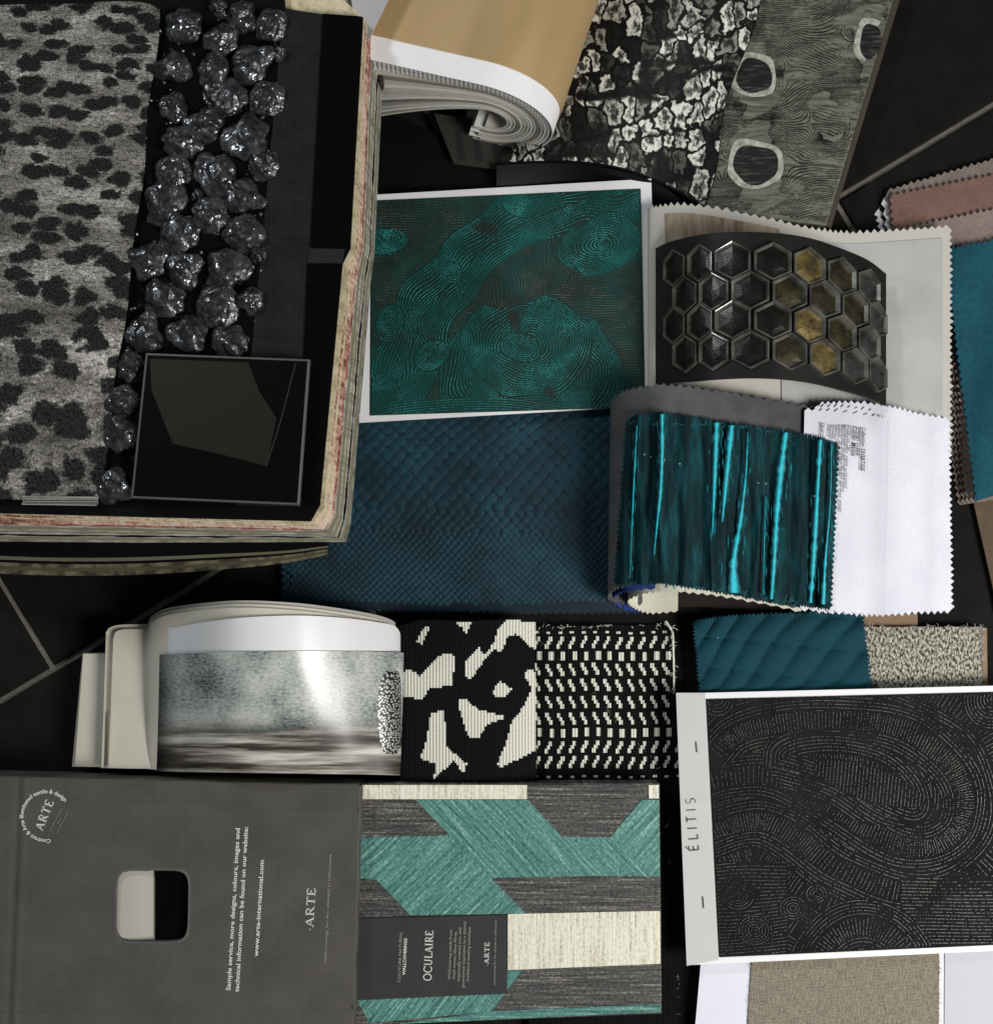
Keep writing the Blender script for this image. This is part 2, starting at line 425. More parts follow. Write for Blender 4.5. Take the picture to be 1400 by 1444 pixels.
Mring = NT('ring_print', 0.6); v = Mring.vec(); Mring.set('Base Color', Mring.ramp(Mring.noise(v, 9, 3, .7), [(.3, C('#6f7166')), (.6, C('#b9bbae'))])); Mring = Mring.m
Mdk = NT('dark_grain_print', 0.6); v = Mdk.vec(scale=(1, 9, 1), rot=.25); Mdk.set('Base Color', Mdk.ramp(Mdk.noise(v, 3, 4, .7), [(.50, C('#060605')), (.66, C('#4b4c44'))])); Mdk = Mdk.m
def sq(cx, cy, rx, ry, n=36, e=2.6, rot=0, wb=1):
    o = []
    for i in range(n):
        a = 2 * math.pi * i / n; c_, s_ = math.cos(a), math.sin(a)
        x = rx * math.copysign(abs(c_) ** (2 / e), c_); y = ry * math.copysign(abs(s_) ** (2 / e), s_)
        k = 1 + wb * (.05 * math.sin(3 * a + cx) + .03 * math.sin(5 * a))
        o.append((cx + k * (x * math.cos(rot) - y * math.sin(rot)), cy + k * (x * math.sin(rot) + y * math.cos(rot))))
    return o
st_ = 1.5
xs = np.arange(985, 1262, st_); ys = np.arange(-24, 318, st_); X, Y = np.meshgrid(xs, ys)
wob = 5 * np.sin(X / 31 + .6) * np.cos(Y / 27 + .3) + 3.5 * np.sin(Y / 49 + X / 33) + 1.6 * np.sin(X / 9 + Y / 7) * np.sin(Y / 13)
PSI = Y + .16 * (X - 1100) + wob
for cx, cy, rr in ((1062, 106, 44), (1064, 231, 52), (1230, 57, 46), (1170, 170, 30)):
    d2 = np.maximum((X - cx) ** 2 + (Y - cy) ** 2, 500); PSI = PSI - .92 * rr * rr * (Y - cy) / d2
V = PSI / 3.1; R = np.zeros(X.shape, int)
R = np.where(X > 1262 - (Y + 10) * .303, -1, R); R = np.where(X < 1070 - Y * .30 - 20, -1, R); R = np.where(Y > 288 + (X - 985) * .14, -1, R)
for cx, cy, rx, ry in ((1062, 106, 31, 30), (1064, 231, 38, 33), (1226, 57, 22, 31)): R = np.where(((X - cx) / rx) ** 2 + ((Y - cy) / ry) ** 2 < 1, -1, R)
mbg = MB(); pr = random.Random(31)
for (x1, y1, x2, y2, r) in contours(V, R, X, Y):
    if r < 0: continue
    q_ = noise.noise(Vector((x1 * .028, y1 * .05, 2))) + .5 * noise.noise(Vector((x1 * .15, y1 * .35, 5)))
    if q_ < -.28: continue
    strokes(mbg, [(x1, y1, x2, y2)], .7 + 1.7 * max(0, q_) + .3 * pr.random(), zw, .0002)
obj('grain_line', mbg, paper('grain_ink', C('#1c1c18'), .3, .7, .2), t, kind='stuff')
for cx, cy, rx, ry, rot in ((1062, 106, 32, 31, .2), (1064, 231, 39, 34, .15), (1226, 57, 22, 31, 0.1)):
    a = sq(cx, cy, rx, ry, rot=rot); b = sq(cx + 1, cy + 1, rx - 7, ry - 6.5, rot=rot, e=2.2)
    mb = MB(); n = len(a)
    vs = [P(x, y, zw + .0004) for x, y in a + b]
    fs = []
    for i in range(n):
        if a[i][0] > 1240 - (a[i][1]) * .3 + 8 and cx > 1200: continue
        fs.append((i, n + i, n + (i + 1) % n, (i + 1) % n))
    mb.add(vs, [tuple(reversed(q)) for q in fs]); obj('ring_mark', mb, Mring, t)
    mb = MB(); poly_mark(mb, [p for p in b], zw, .0003); obj('grain_mark', mb, Mdk, t)
mb = MB(); poly_mark(mb, [(1093, 98), (1106, 98), (1104, 112), (1092, 110)], zw)
obj('grain_mark', mb, Mdk, t)

t = thing('feather_print_sheet', 'black and white feather print wallpaper sheet with a wavy lower edge beside the tan roll', 'wallpaper sheet', 900, 150)
def zf(u, v): return .040 + .010 * math.sin(u * 5.2 - .6 + v) - .012 * v
fn = patch([(820, -30), (950, -30), (1076, -30)], [(716, 231), (800, 229), (870, 238), (935, 262), (990, 294)], zf)
def fnf(u, v):
    p = list(fn(u, v)); p[0] += 6 * math.sin(v * 9) * u; return tuple(p)
obj('sheet', MB().grid(fnf, 40, 30, .0009), paper('feather_black', C('#090908'), .2, .85, .12), t, True)
nf = NT('feather_print', .55, spec=.25); v = nf.vec()
wp = nf.noise(v, 1.9, 3, .6, out=1); wf = nf.noise(v, 9, 3, .7, out=1)
vc = nf.addv(nf.addv(nf.vec(scale=(1.40, .86, 1), rot=-.22), wp, .70), wf, .12)
ed = nf.vor(vc, 3.3, 'DISTANCE_TO_EDGE', rand=.55); cc = nf.vor(vc, 3.3, 'F1', 'Color', rand=.55); cdst = nf.vor(vc, 3.3, 'F1', 'Distance', rand=.55)
sx_ = nf.t.nodes.new('ShaderNodeSeparateColor'); nf.t.links.new(cc, sx_.inputs[0])
m1_ = nf.ramp(nf.math('ADD', ed, nf.math('MULTIPLY', nf.noise(v, 22, 3, .8), .10)), [(.12, 0.0), (.18, 1.0)]); m2_ = nf.ramp(nf.math('ADD', cdst, nf.math('MULTIPLY', nf.noise(v, 14, 3, .8), .25)), [(.66, 1.0), (.76, 0.0)]); mask = nf.math('MULTIPLY', m1_, m2_)
inner = nf.ramp(nf.math('ADD', nf.math('MULTIPLY', nf.noise(nf.vec(scale=(1.4, .8, 1)), 10, 4, .8), .8), nf.math('MULTIPLY', cdst, .35)), [(.44, 0.05), (.56, 1.0)])
bands = nf.ramp(nf.noise(nf.addv(nf.vec(scale=(.55, 1.5, 1), rot=-.35), wp, .5), 1.9, 2, .5), [(.36, .06), (.48, 1.0)])
tone = nf.ramp(nf.math('MULTIPLY', sx_.outputs[0], bands), [(.05, C('#161615')), (.20, C('#3c3d37')), (.36, C('#9c9e93')), (.55, C('#dfe0d4'))])
nf.set('Base Color', nf.mix(nf.math('MULTIPLY', mask, inner), C('#070707'), tone)); nf.bump(nf.noise(v, 30, 3), .2, .0006)
obj('feather_print', MB().grid(lambda u, v: fnf(.004 + .992 * u, .01 + .98 * v), 40, 30, .0003, off=.0005), nf.m, t, True)
mb = MB().grid(patch([(700, 233, .026), (800, 230, .028), (870, 240, .03), (925, 258, .022), (958, 280, .016)], [(700, 262, .018), (800, 258, .014), (870, 262, .012), (920, 280, .012), (950, 296, .010)]), 30, 5, .0006)
obj('turned_lip', mb, M_blackgloss, t, True)

# ================================================================= tan roll of wallcovering sheets
def W2(X, Y, z):
    k = 1 - z / H; return (NX + X / k, NY - Y / k, z)
ex, ey = .975, -.22; dx_, dy_ = .315, .949
t = thing('wallcovering_roll', 'curled sample book with tan top sheet and thick white rolled pages', 'sample book', 650, 150)
ntan = NT('tan_metallic_paper', 0.42, 0.25, 0.5); v = ntan.vec('UV', (1, 1, 1))
st = ntan.math('ADD', ntan.math('MULTIPLY', ntan.noise(ntan.vec('UV', (1.2, .3, 1)), .9, 2, .5), .7), ntan.math('MULTIPLY', ntan.noise(v, 60, 2), .3))
ntan.set('Base Color', ntan.ramp(st, [(.25, C('#9b865c')), (.5, C('#bfa274')), (.75, C('#c9ae80'))])); ntan.bump(ntan.noise(v, 40, 3), .08, .0005)
M_page = [paper('roll_page_cream', C('#c9c6b8'), .2), paper('roll_page_grey', C('#8d8a7e'), .3), paper('roll_page_white', C('#dcdcd8'), .1), paper('roll_page_dark', C('#3b3a36'), .3)]
def roll_fn(k, t0, t1, tail, th=5.4):
    r = 100 - k * th; wc = 152 + k * .8; La = wc; Lb = math.pi * r; Lc = tail; LT = La + Lb + Lc
    def f(u, v):
        s_ = u * LT
        if s_ < La:
            wq = s_; z = 100 + r - k * 5.5 * (1 - s_ / La) ** 1.5
        elif s_ < La + Lb:
            a = (s_ - La) / r; wq = wc + r * math.sin(a); z = 100 + r * math.cos(a)
        else:
            wq = wc - (s_ - La - Lb); z = 100 - r
        tt = t0 + (t1 - t0) * (1 - v) - k * 1.3 * (1 - min(s_ / La, 1)) ** 1.2
        X = -171 + wq * ex + tt * dx_; Y = 716 + wq * ey + tt * dy_
        return W2(X, Y, max(z, 2) * S)
    return f, LT
for k in range(14):
    f_, LT = roll_fn(k, 0 if k else -1, 330, 12 + 9 * math.sin(k * 2.3) + (14 if k < 4 else 0))
    m_ = M_white if k == 0 else M_page[[0, 2, 2, 0, 1, 0, 2, 0, 0, 2, 1, 0, 2, 0][k]]
    obj('page', MB().grid(f_, 70, 3, .0022 if k else .0012, uvs=(LT / 100, 3.3)), m_, t, True)
f_, LT = roll_fn(0, 29, 330, 0)
obj('tan_sheet', MB().grid(f_, 70, 6, .0004, uvs=(LT / 100, 3), off=.0012), ntan.m, t, True, label='tan sheet wrapped over the roll')
# blanket stitch on the edge of the first pages
mb = MB(); f_, LT = roll_fn(0, -1, 330, 40)
for i in range(64):
    u = .02 + i * .0115
    if u > .8: break
    a = P(*f_(u, 1.0)); b = P(*f_(u + .004, 1.0)); c_ = a + Vector((0.0002, -.0052, -.0042)); d_ = b + Vector((.0002, -.0052, -.0042))
    wv = (b - a) * .45
    mb.add([a, a + wv, c_ + wv * 2.2, c_ + wv * 1.2], [(0, 1, 2, 3)])
    mb.add([a + wv * 2, a + wv * 3, c_ + wv * 2.2, c_ + wv * 1.2], [(0, 1, 2, 3)])
obj('stitching', mb, paper('stitch_thread', C('#5a5a5c'), .2), t, kind='stuff')
t2 = thing('folded_paper', 'pale folded paper standing between the big sample book and the tan roll at the top', 'paper', 525, 20, .14)
obj('sheet', MB().grid(patch([(492, -30, .152), (562, -30, .156)], [(503, 60, .152), (520, 56, .156)]), 6, 8, .0008), paper('pale_paper', C('#b4b2b0'), .1), t2)
t2 = thing('beige_paper', 'crumpled beige paper showing above the black strips of the big sample book', 'paper', 455, 5, .13)
npg = NT('crumpled_beige', .6); v = npg.vec(); npg.set('Base Color', npg.ramp(npg.noise(npg.vec(scale=(3, .5, 1)), 1.5, 3), [(.3, C('#3a3733')), (.5, C('#9c958a')), (.7, C('#6a675e'))]))
obj('sheet', MB().grid(patch([(380, -30), (440, -30), (515, -30)], [(380, 30), (450, 30), (508, 30)], lambda u, v: .15 + .006 * math.sin(u * 12)), 20, 5, .0008), npg.m, t2, True)

# ================================================================= teal stitched print
t = thing('stitched_print', 'teal stitched swirl wallcovering on white bordered card above the snakeskin cloth', 'wallcovering sample', 715, 430)
zt = .018
fnc = quadfn((505, 276), (918, 252), (927, 572), (492, 597), lambda u, v: zt + .004 * (1 - v) * u)
obj('card', MB().grid(fnc, 8, 8, .0010), M_white, t)
def zc(x, y): 
    u = (x - 500) / 425; v = (y - 264) / 320; return zt + .004 * (1 - min(max(v, 0), 1)) * min(max(u, 0), 1) + .0009
nb = NT('teal_ground', .6, spec=.3); v = nb.vec()
nb.set('Base Color', nb.ramp(nb.noise(v, 1.3, 4, .6, .5), [(.35, C('#142a24')), (.5, C('#0b3732')), (.65, C('#0c453f'))])); nb.bump(nb.noise(v, 60, 2), .3, .0005)
mb = MB(); 
pq = [(524, 283), (903, 266), (909, 574), (522, 586)]
fng = quadfn(*pq, lambda u, v: 0)
mb.grid(lambda u, v: (lambda p: (p[0], p[1], zc(p[0], p[1])))(fng(u, v)), 10, 10, .0006)
obj('ground', mb, nb.m, t)
st_ = 1.4
xs = np.arange(523, 911, st_); ys = np.arange(264, 588, st_); X, Y = np.meshgrid(xs, ys)
# a gentle wobble so that no swirl is a perfect circle
wob = 5.5 * np.sin(X / 13 + Y / 29) * np.sin(Y / 17) + 4.2 * np.sin(X / 23 + 1.3) * np.cos(Y / 19) + 2.4 * np.sin(Y / 31 + X / 47)
V = (Y + .35 * wob) / 3.5; R = np.zeros(X.shape, int)
D1, S1 = polydist(X, Y, [(540, 600), (570, 520), (600, 440), (650, 385), (690, 345), (760, 305), (840, 280), (930, 262)])
m = D1 + wob < 44; V = np.where(m, (D1 + .8 * wob) / 3.7, V); R = np.where(m, 1, R)
def swirl(cx, cy, r, e=1.0, rot=0, reg=2, sp=3.6, ring=None):
    global V, R
    c_, s_ = math.cos(rot), math.sin(rot); xx = (X - cx) * c_ + (Y - cy) * s_; yy = (-(X - cx) * s_ + (Y - cy) * c_) / e
    d = np.hypot(xx, yy) + .9 * wob * min(1, r / 60); m = d < r
    ang = np.arctan2(yy, xx)
    if ring: 
        b_ = ((d / ring).astype(int) % 2) == 1
        V = np.where(m & b_, ang * r * .62 / sp, np.where(m, d / sp, V)); R = np.where(m, reg + b_ * 20, R)
    else: V = np.where(m, d / sp, V); R = np.where(m, reg, R)
swirl(748, 530, 128, .80, -.1, 3, 3.9)
swirl(745, 486, 92, .82, .1, 4, 3.7)
swirl(734, 490, 30, .7, .4, 5, 3.4)
m = ((X - 752) * .88 - (Y - 383) * .47) ** 2 / 84 ** 2 + ((X - 752) * .47 + (Y - 383) * .88) ** 2 / 36 ** 2 < 1
V = np.where(m, (X + .25 * Y + wob) / 3.6, V); R = np.where(m, 6, R)
swirl(846, 345, 56, .72, -.2, 7)
for i, (cx, cy, r) in enumerate(((543, 340, 30), (631, 379, 24), (550, 456, 28), (608, 500, 26), (734, 290, 26))):
    swirl(cx, cy, r, .62 + .05 * (i % 4), .9 * i, 8 + i, 3.2)
D2, S2 = polydist(X, Y, [(500, 612), (560, 596), (640, 588), (720, 588), (800, 600)]); m = (D2 < 26); V = np.where(m, D2 / 3.5, V); R = np.where(m, 40, R)
# stay inside the print
ins = (Y > 283 - (X - 524) * .045 + 1) & (Y < 586 - (X - 522) * .031 - 1) & (X > 524) & (X < 903 + (Y - 266) * .02 - 1)
R = np.where(ins, R, -1)
segs = contours(V, R, X, Y)
mbt = [MB(), MB()]
pr = random.Random(5)
for (x1, y1, x2, y2, r) in segs:
    if r < 0: continue
    hx = noise.noise(Vector((x1 * .75, y1 * .75, 0)))
    if hx > .22: continue
    brown = r in (0, 6)
    if noise.noise(Vector((x1 * .02, y1 * .02, 9))) > .5: brown = not brown
    strokes(mbt[1 if brown else 0], [(x1, y1, x2, y2)], 0.72 + .40 * pr.random(), zc, .0009)
def thread(name, a, b, c):
    n = NT(name, .45, spec=.5); v = n.vec(); n.set('Base Color', n.ramp(n.noise(v, 2.4, 4, .75), [(.33, C(a)), (.5, C(b)), (.66, C(c))])); return n.m
obj('teal_stitching', mbt[0], thread('teal_thread', '#10504b', '#1c7670', '#40a39c'), t, kind='stuff')
obj('brown_stitching', mbt[1], thread('brown_thread', '#1d2722', '#45443b', '#6b6759'), t, kind='stuff')

# ================================================================= snakeskin cloth
t = thing('snakeskin_cloth', 'dark blue snakeskin embossed cloth with pinked lower edge below the teal stitched card', 'fabric sample', 650, 730)
fns = patch([(400, 560), (640, 560), (890, 560)], [(414, 858), (640, 861), (880, 860)], lambda u, v: .008 + .0025 * math.sin(u * 7 + v * 2))
M_sn0 = paper('snakeskin_groove', C('#08202d'), .3, .6, .3)
obj('cloth', MB().grid(fns, 100, 20, .0009, pink='b', amp=3), M_sn0, t)
ns = NT('snakeskin_scale', .6, spec=.3); v = ns.vec(); ns.set('Base Color', ns.ramp(ns.noise(v, 1.0, 3, .6), [(.35, C('#08222d')), (.6, C('#133c49'))])); ns.bump(ns.noise(v, 70, 2), .25, .0004)
mb = MB(); y = 574.0; row = 0; xo = 0
sid = [(574, 15), (600, 16), (640, 21), (690, 24), (712, 19), (735, 14), (770, 11), (870, 9)]
def interp(x, tb):
    for (a, b), (c, d) in zip(tb, tb[1:]):
        if x <= c: return b + (d - b) * (x - a) / (c - a)
    return tb[-1][1]
while y < 852:
    h = interp(y, sid); wd = 20 if y < 716 else (14 if y < 748 else 10)
    xx = 405 - (wd / 2 if row % 2 else 0)
    while xx < 885:
        jx = 1.2 * noise.noise(Vector((xx * .06, y * .06, 2))); jy = 3.5 * math.sin(xx / 60 + y / 90) + 1.6 * noise.noise(Vector((xx * .05, y * .05, 7)))
        cx, cy = xx + jx, y + jy
        k = .88 + .12 * noise.noise(Vector((xx * .3, y * .3, 4)))
        out = []; inn = []
        for a in range(8):
            an = a * math.pi / 4; rr = (1 if a % 2 == 0 else .84) * (1 + .13 * math.sin(cx * 1.7 + a * 2.1 + cy))
            out.append((cx + math.cos(an) * wd / 2 * k * rr, cy + math.sin(an) * h / 2 * k * rr)); inn.append((cx + math.cos(an) * wd / 2 * k * rr * .7, cy + math.sin(an) * h / 2 * k * rr * .7))
        if cy + h / 2 < 856:
            zz = .008 + .0025 * math.sin((cx - 400) / 480 * 7 + (cy - 560) / 300 * 2)
            vs = [P(p[0], p[1], zz + .00004) for p in out] + [P(p[0], p[1], zz + .00038) for p in inn]
            mb.add(vs, [((i + 1) % 8, i, 8 + i, 8 + (i + 1) % 8) for i in range(8)] + [tuple(15 - i for i in range(8))])
        xx += wd
    y += h / 2 * (1.02); row += 1
obj('scales', mb, ns.m, t, True, kind='stuff')
mb = MB().grid(patch([(660, 840), (900, 838)], [(660, 864), (900, 863)], .004), 48, 2, .0008, pink='b', amp=3)
obj('under_layer', mb, cloth('blue_grey_cloth', C('#16242a'), C('#2b3b40')), t)

# ================================================================= paper sample under the hexagon panel
t = thing('paper_sample', 'grey and white pinked paper sample lying under the black hexagon panel', 'paper sample', 1130, 450)
jt = [(928, 306, .012), (914, 302, .024), (921, 294, .036), (976, 291, .042), (1064, 306, .036), (1144, 324, .028), (1200, 330, .026), (1270, 326, .026), (1338, 321, .028)]
jb = [(928, 640, .012), (914, 640, .024), (921, 640, .030), (976, 640, .032), (1064, 640, .028), (1144, 640, .024), (1200, 640, .022), (1270, 640, .022), (1338, 640, .022)]
fj = patch(jt, jb)
obj('sheet', MB().grid(fj, 110, 70, .0007, pink='tr', amp=5), paper('sample_white', C('#c8c4ba'), .12), t, True)
ng = NT('grey_panel', .5); v = ng.vec(); ng.set('Base Color', ng.ramp(ng.noise(v, 1.5, 3), [(.3, C('#a9aaa6')), (.7, C('#b9bab6'))]))
def fj2(u, v):
    p = fj(.555 + .425 * u, .045 + .9 * v); return p
obj('grey_panel', MB().grid(fj2, 40, 20, .0004, off=.0011), ng.m, t, True)
nwp = NT('wood_photo', .5); v = nwp.vec(); nwp.set('Base Color', nwp.ramp(nwp.noise(nwp.vec(scale=(4, .5, 1)), 1.5, 4, .7), [(.3, C('#6e5843')), (.5, C('#a5937c')), (.7, C('#b6ab99'))]))
obj('wood_photo', MB().grid(lambda u, v: fj(.30 + .25 * u, .03 + .12 * v), 24, 8, .0003, off=.0011), nwp.m, t, True)

# ================================================================= hexagon panel
t = thing('hexagon_panel', 'arched black leather panel embossed with glossy hexagons, some gold', 'wallcovering sample', 1085, 440, .03)
hx = [(926, 1), (937, 0), (962, 0), (1004, 0), (1052, 0), (1104, 0), (1152, 0), (1193, 0), (1226, 0), (1250, 0)]
htop = [(924, 350, .040), (944, 341, .052), (976, 333, .072), (1010, 328, .088), (1058, 327, .098), (1108, 330, .100), (1150, 338, .092), (1190, 352, .076), (1224, 367, .058), (1249, 386, .040)]
hbot = [(924, 543, .040), (944, 540, .052), (976, 538, .072), (1010, 535, .088), (1058, 533, .098), (1108, 535, .100), (1150, 541, .092), (1190, 551, .076), (1224, 561, .058), (1249, 572, .040)]
fh = patch(htop, hbot)        # u*9 = column position
nh = NT('black_leather', .55, spec=.3); v = nh.vec(); nh.set('Base Color', nh.ramp(nh.noise(v, 3, 4, .6), [(.3, C('#0c0b09')), (.7, C('#1a1814'))])); nh.bump(nh.noise(v, 50, 3), .25, .0006)
obj('panel', MB().grid(fh, 45, 12, .0025), nh.m, t, True)
mb = MB()
def hsurf(cu, cv, n_off):
    u = cu / 9; e = 1e-3
    pu = P(*fh(u + e, cv)) - P(*fh(u - e, cv)); pv = P(*fh(u, cv + e)) - P(*fh(u, cv - e)); nn = pv.cross(pu).normalized()
    return P(*fh(u, cv)) + nn * n_off
def hmat(name, a, b, rough, metal):
    n = NT(name, rough, metal, .6); v = n.vec(); n.set('Base Color', n.ramp(n.noise(v, 5, 4, .7), [(.35, C(a)), (.68, C(b))])); n.bump(n.noise(v, 30, 3), .3, .0006); return n.m
HM = {'k': hmat('hexagon_black', '#090807', '#1c1a13', .35, .25), 'b': hmat('hexagon_bronze', '#17150e', '#463f26', .42, .45),
      'g': hmat('hexagon_gold_lit', '#3d3520', '#8d7a45', .42, .55), 's': hmat('hexagon_smoke', '#242523', '#4a4c48', .45, .4)}
HR = NT('hexagon_rim', .22, .5, .9); v = HR.vec(); HR.set('Base Color', HR.ramp(HR.noise(v, 5, 2, .5), [(.35, C('#504f49')), (.7, C('#86857c'))])); HR = HR.m
rows = [(.20, 1.25, 'kkkkgbs'), (.405, 1.75, 'kkkbbbs'), (.605, 1.25, 'kkkkgbs'), (.81, 1.75, 'kkkbgss')]  # gold foil cells also carry the light on the right slope in their colour
for v0, c0, kinds in rows:
    for i, kd in enumerate(kinds):
        cu = c0 + i * 1.12
        if i == len(kinds) - 1 and cu > 8.45: cu = 8.4
        cu = min(cu, 8.42)
        hw = .52 if cu < 8.2 else .50
        def ring(r, off, cx=cu, cy=v0, ww=hw):
            o = []
            for a in range(6):
                an = math.radians(90 + 60 * a)
                o.append(hsurf(min(cx + math.cos(an) * ww * r / .866 * 1.0, 8.97), cy + math.sin(an) * .134 * r, off))
            return o
        R_ = [ring(1.0, 0.0002), ring(.975, .0038), ring(.90, .0039), ring(.82, .0006), ring(.45, .0013), ring(.12, .0016)]
        vs = sum(R_, []); fs = []; ms = []
        for k in range(5):
            for a in range(6): fs.append((k * 6 + (a + 1) % 6, k * 6 + a, (k + 1) * 6 + a, (k + 1) * 6 + (a + 1) % 6)[::-1]); ms.append(0 if k < 3 else 1)
        fs.append(tuple(30 + a for a in range(6))); ms.append(1)
        mb = MB(); mb.add(vs, fs); mb.m = ms
        o = obj('hexagon', mb, [HR, HM[kd]], t)
        if kd == 'g': o['label'] = 'hexagon in gold foil with the light on its slope painted in'

# ================================================================= velvet swatch book
t = thing('velvet_swatch_book', 'rolled swatch book with crushed teal velvet and white label sheets, all pinked', 'swatch book', 1080, 720)
zk_t = [(840, .03), (862, .040), (880, .058), (930, .074), (990, .068), (1060, .052), (1140, .040), (1240, .034), (1350, .030)]
def zk(x): return interp(max(x, 841), zk_t)
M_greyfelt = cloth('grey_backing', C('#3b3b3c'), C('#5e5f60'), grain=40)
gt = [(905, 575, .012), (870, 573, .018), (861, 570, .040), (880, 553, .058), (930, 545, .074), (990, 550, .068), (1060, 561, .052), (1140, 575, .040), (1200, 582, .036)]
gb = [(905, 850, .012), (868, 848, .018), (857, 838, .040), (880, 824, .058), (930, 820, .074), (990, 828, .068), (1060, 842, .052), (1140, 858, .040), (1200, 862, .034)]
obj('backing', MB().grid(patch(gt, gb), 80, 40, .0012, pink='tb', amp=4), M_greyfelt, t, True)
nv = NT('crushed_velvet', .75, .0, .2, **{'Sheen Weight': .10, 'Sheen Roughness': .35, 'Sheen Tint': C('#2f9fa8')}); v = nv.vec()
nv.set('Base Color', nv.ramp(nv.noise(nv.vec(scale=(3.5, .45, 1)), 2.2, 5, .7), [(.33, C('#011216')), (.5, C('#04292e')), (.68, C('#0c4c52'))])); nv.bump(nv.noise(v, 50, 3), .5, .001)
folds = [[(933, 584), (933, 640), (931, 690), (926, 740), (922, 780)], [(1010, 596), (1008, 650), (1006, 700), (1004, 754)], [(1031, 600), (1027, 640), (1022, 690), (1018, 735)],
         [(1054, 610), (1051, 670), (1044, 730), (1034, 790), (1035, 836)], [(1107, 610), (1101, 660), (1095, 720), (1091, 790), (1087, 845)], [(1156, 620), (1152, 690), (1147, 780), (1142, 850)],
         [(1172, 626), (1170, 710), (1163, 790), (1160, 852)], [(898, 600), (893, 690), (888, 815)], [(1079, 700), (1077, 770), (1076, 838)]]
fw = [[6, 7, 6, 4, 2], [9, 8, 6, 2], [11, 9, 8, 3], [2, 4, 7, 11, 17], [8, 11, 10, 8, 6], [7, 7, 9, 6], [2, 2, 5, 8], [2, 3, 1], [1, 2, 1]]
vt = [(884, 594), (905, 586), (932, 584), (980, 590), (1040, 600), (1110, 610), (1152, 618), (1181, 627)]
vb = [(867, 822), (900, 822), (935, 822), (990, 830), (1040, 838), (1090, 849), (1130, 853), (1170, 857)]
def fx(k, y):
    f_ = folds[k]; 
    for (a, b), (c, d) in zip(f_, f_[1:]):
        if y <= d: return a + (c - a) * (y - b) / (d - b)
    return f_[-1][0]
fvb = patch(vt, vb)
def fv(u, v):
    x, y, _ = fvb(u, v); z = zk(x) + .0078
    for k in range(len(folds)):
        d = abs(x - fx(k, y)); z += .0036 * math.exp(-(d / 5.5) ** 2)
    z += .0030 * math.sin(x / 5.1 + 1.5 * noise.noise(Vector((x * .04, y * .008, 3)))) + .0012 * noise.noise(Vector((x * .15, y * .02, 0)))
    return (x, y, z)
obj('velvet', MB().grid(fv, 150, 60, .0009, pink='tblr', amp=3.5), nv.m, t, True, label='crushed teal velvet swatch')
NT_sheen2 = cloth('teal_fleck', C('#06454d'), C('#128894'), rough=.5)  # dimmer flecks of the same painted sheen, scattered beside the streaks
nn_ = NT('painted_velvet_sheen', .4, .15, .5, **{'Sheen Weight': .6, 'Sheen Tint': C('#50e0f0')}); v = nn_.vec()  # light caught by the velvet folds, painted as cyan streaks brightest along the middle
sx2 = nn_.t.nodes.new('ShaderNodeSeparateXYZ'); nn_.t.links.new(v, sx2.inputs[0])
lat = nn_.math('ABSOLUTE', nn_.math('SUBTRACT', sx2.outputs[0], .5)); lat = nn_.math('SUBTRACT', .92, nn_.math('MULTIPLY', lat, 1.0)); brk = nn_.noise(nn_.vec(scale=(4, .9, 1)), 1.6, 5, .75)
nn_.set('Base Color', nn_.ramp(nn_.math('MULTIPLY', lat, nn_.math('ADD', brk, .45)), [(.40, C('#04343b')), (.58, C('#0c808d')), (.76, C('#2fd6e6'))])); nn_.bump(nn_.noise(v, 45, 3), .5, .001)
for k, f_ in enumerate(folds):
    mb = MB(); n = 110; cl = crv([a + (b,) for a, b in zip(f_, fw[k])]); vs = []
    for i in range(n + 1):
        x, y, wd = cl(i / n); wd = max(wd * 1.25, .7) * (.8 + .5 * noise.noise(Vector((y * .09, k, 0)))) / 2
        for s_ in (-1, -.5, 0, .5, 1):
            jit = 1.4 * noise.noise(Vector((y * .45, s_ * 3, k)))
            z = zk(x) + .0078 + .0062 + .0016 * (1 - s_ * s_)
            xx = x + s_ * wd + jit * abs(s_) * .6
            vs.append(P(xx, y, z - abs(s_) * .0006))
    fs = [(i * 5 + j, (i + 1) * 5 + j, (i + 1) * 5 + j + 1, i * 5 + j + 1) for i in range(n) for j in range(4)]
    mb.add(vs, fs, [(j / 4, (q_ // 5) * .2) for q_ in range(len(vs)) for j in [q_ % 5]]); obj('painted_sheen_fold', mb, nn_.m, t, True)
mb = MB(); pr = random.Random(14)
for k, f_ in enumerate(folds):
    cl = crv([a + (b,) for a, b in zip(f_, fw[k])])
    for i in range(26):
        x, y, wd = cl(pr.random()); x += (pr.random() - .5) * (wd * 2.4 + 3); L = 3 + 9 * pr.random(); wd_ = .7 + 1.0 * pr.random(); z = fv(.5, .5)[2]
        zz2 = zk(x) + .0078 + .0036 * math.exp(-((x - fx(k, y)) / 5.5) ** 2) + .0026
        vs = [P(x, y - L, zz2), P(x + wd_, y, zz2 + .0002), P(x + .2, y + L, zz2), P(x - wd_ * .6, y, zz2)]
        mb.add(vs, [(0, 1, 2, 3)[::-1]])
obj('painted_sheen_fleck', mb, NT_sheen2, t, kind='stuff')
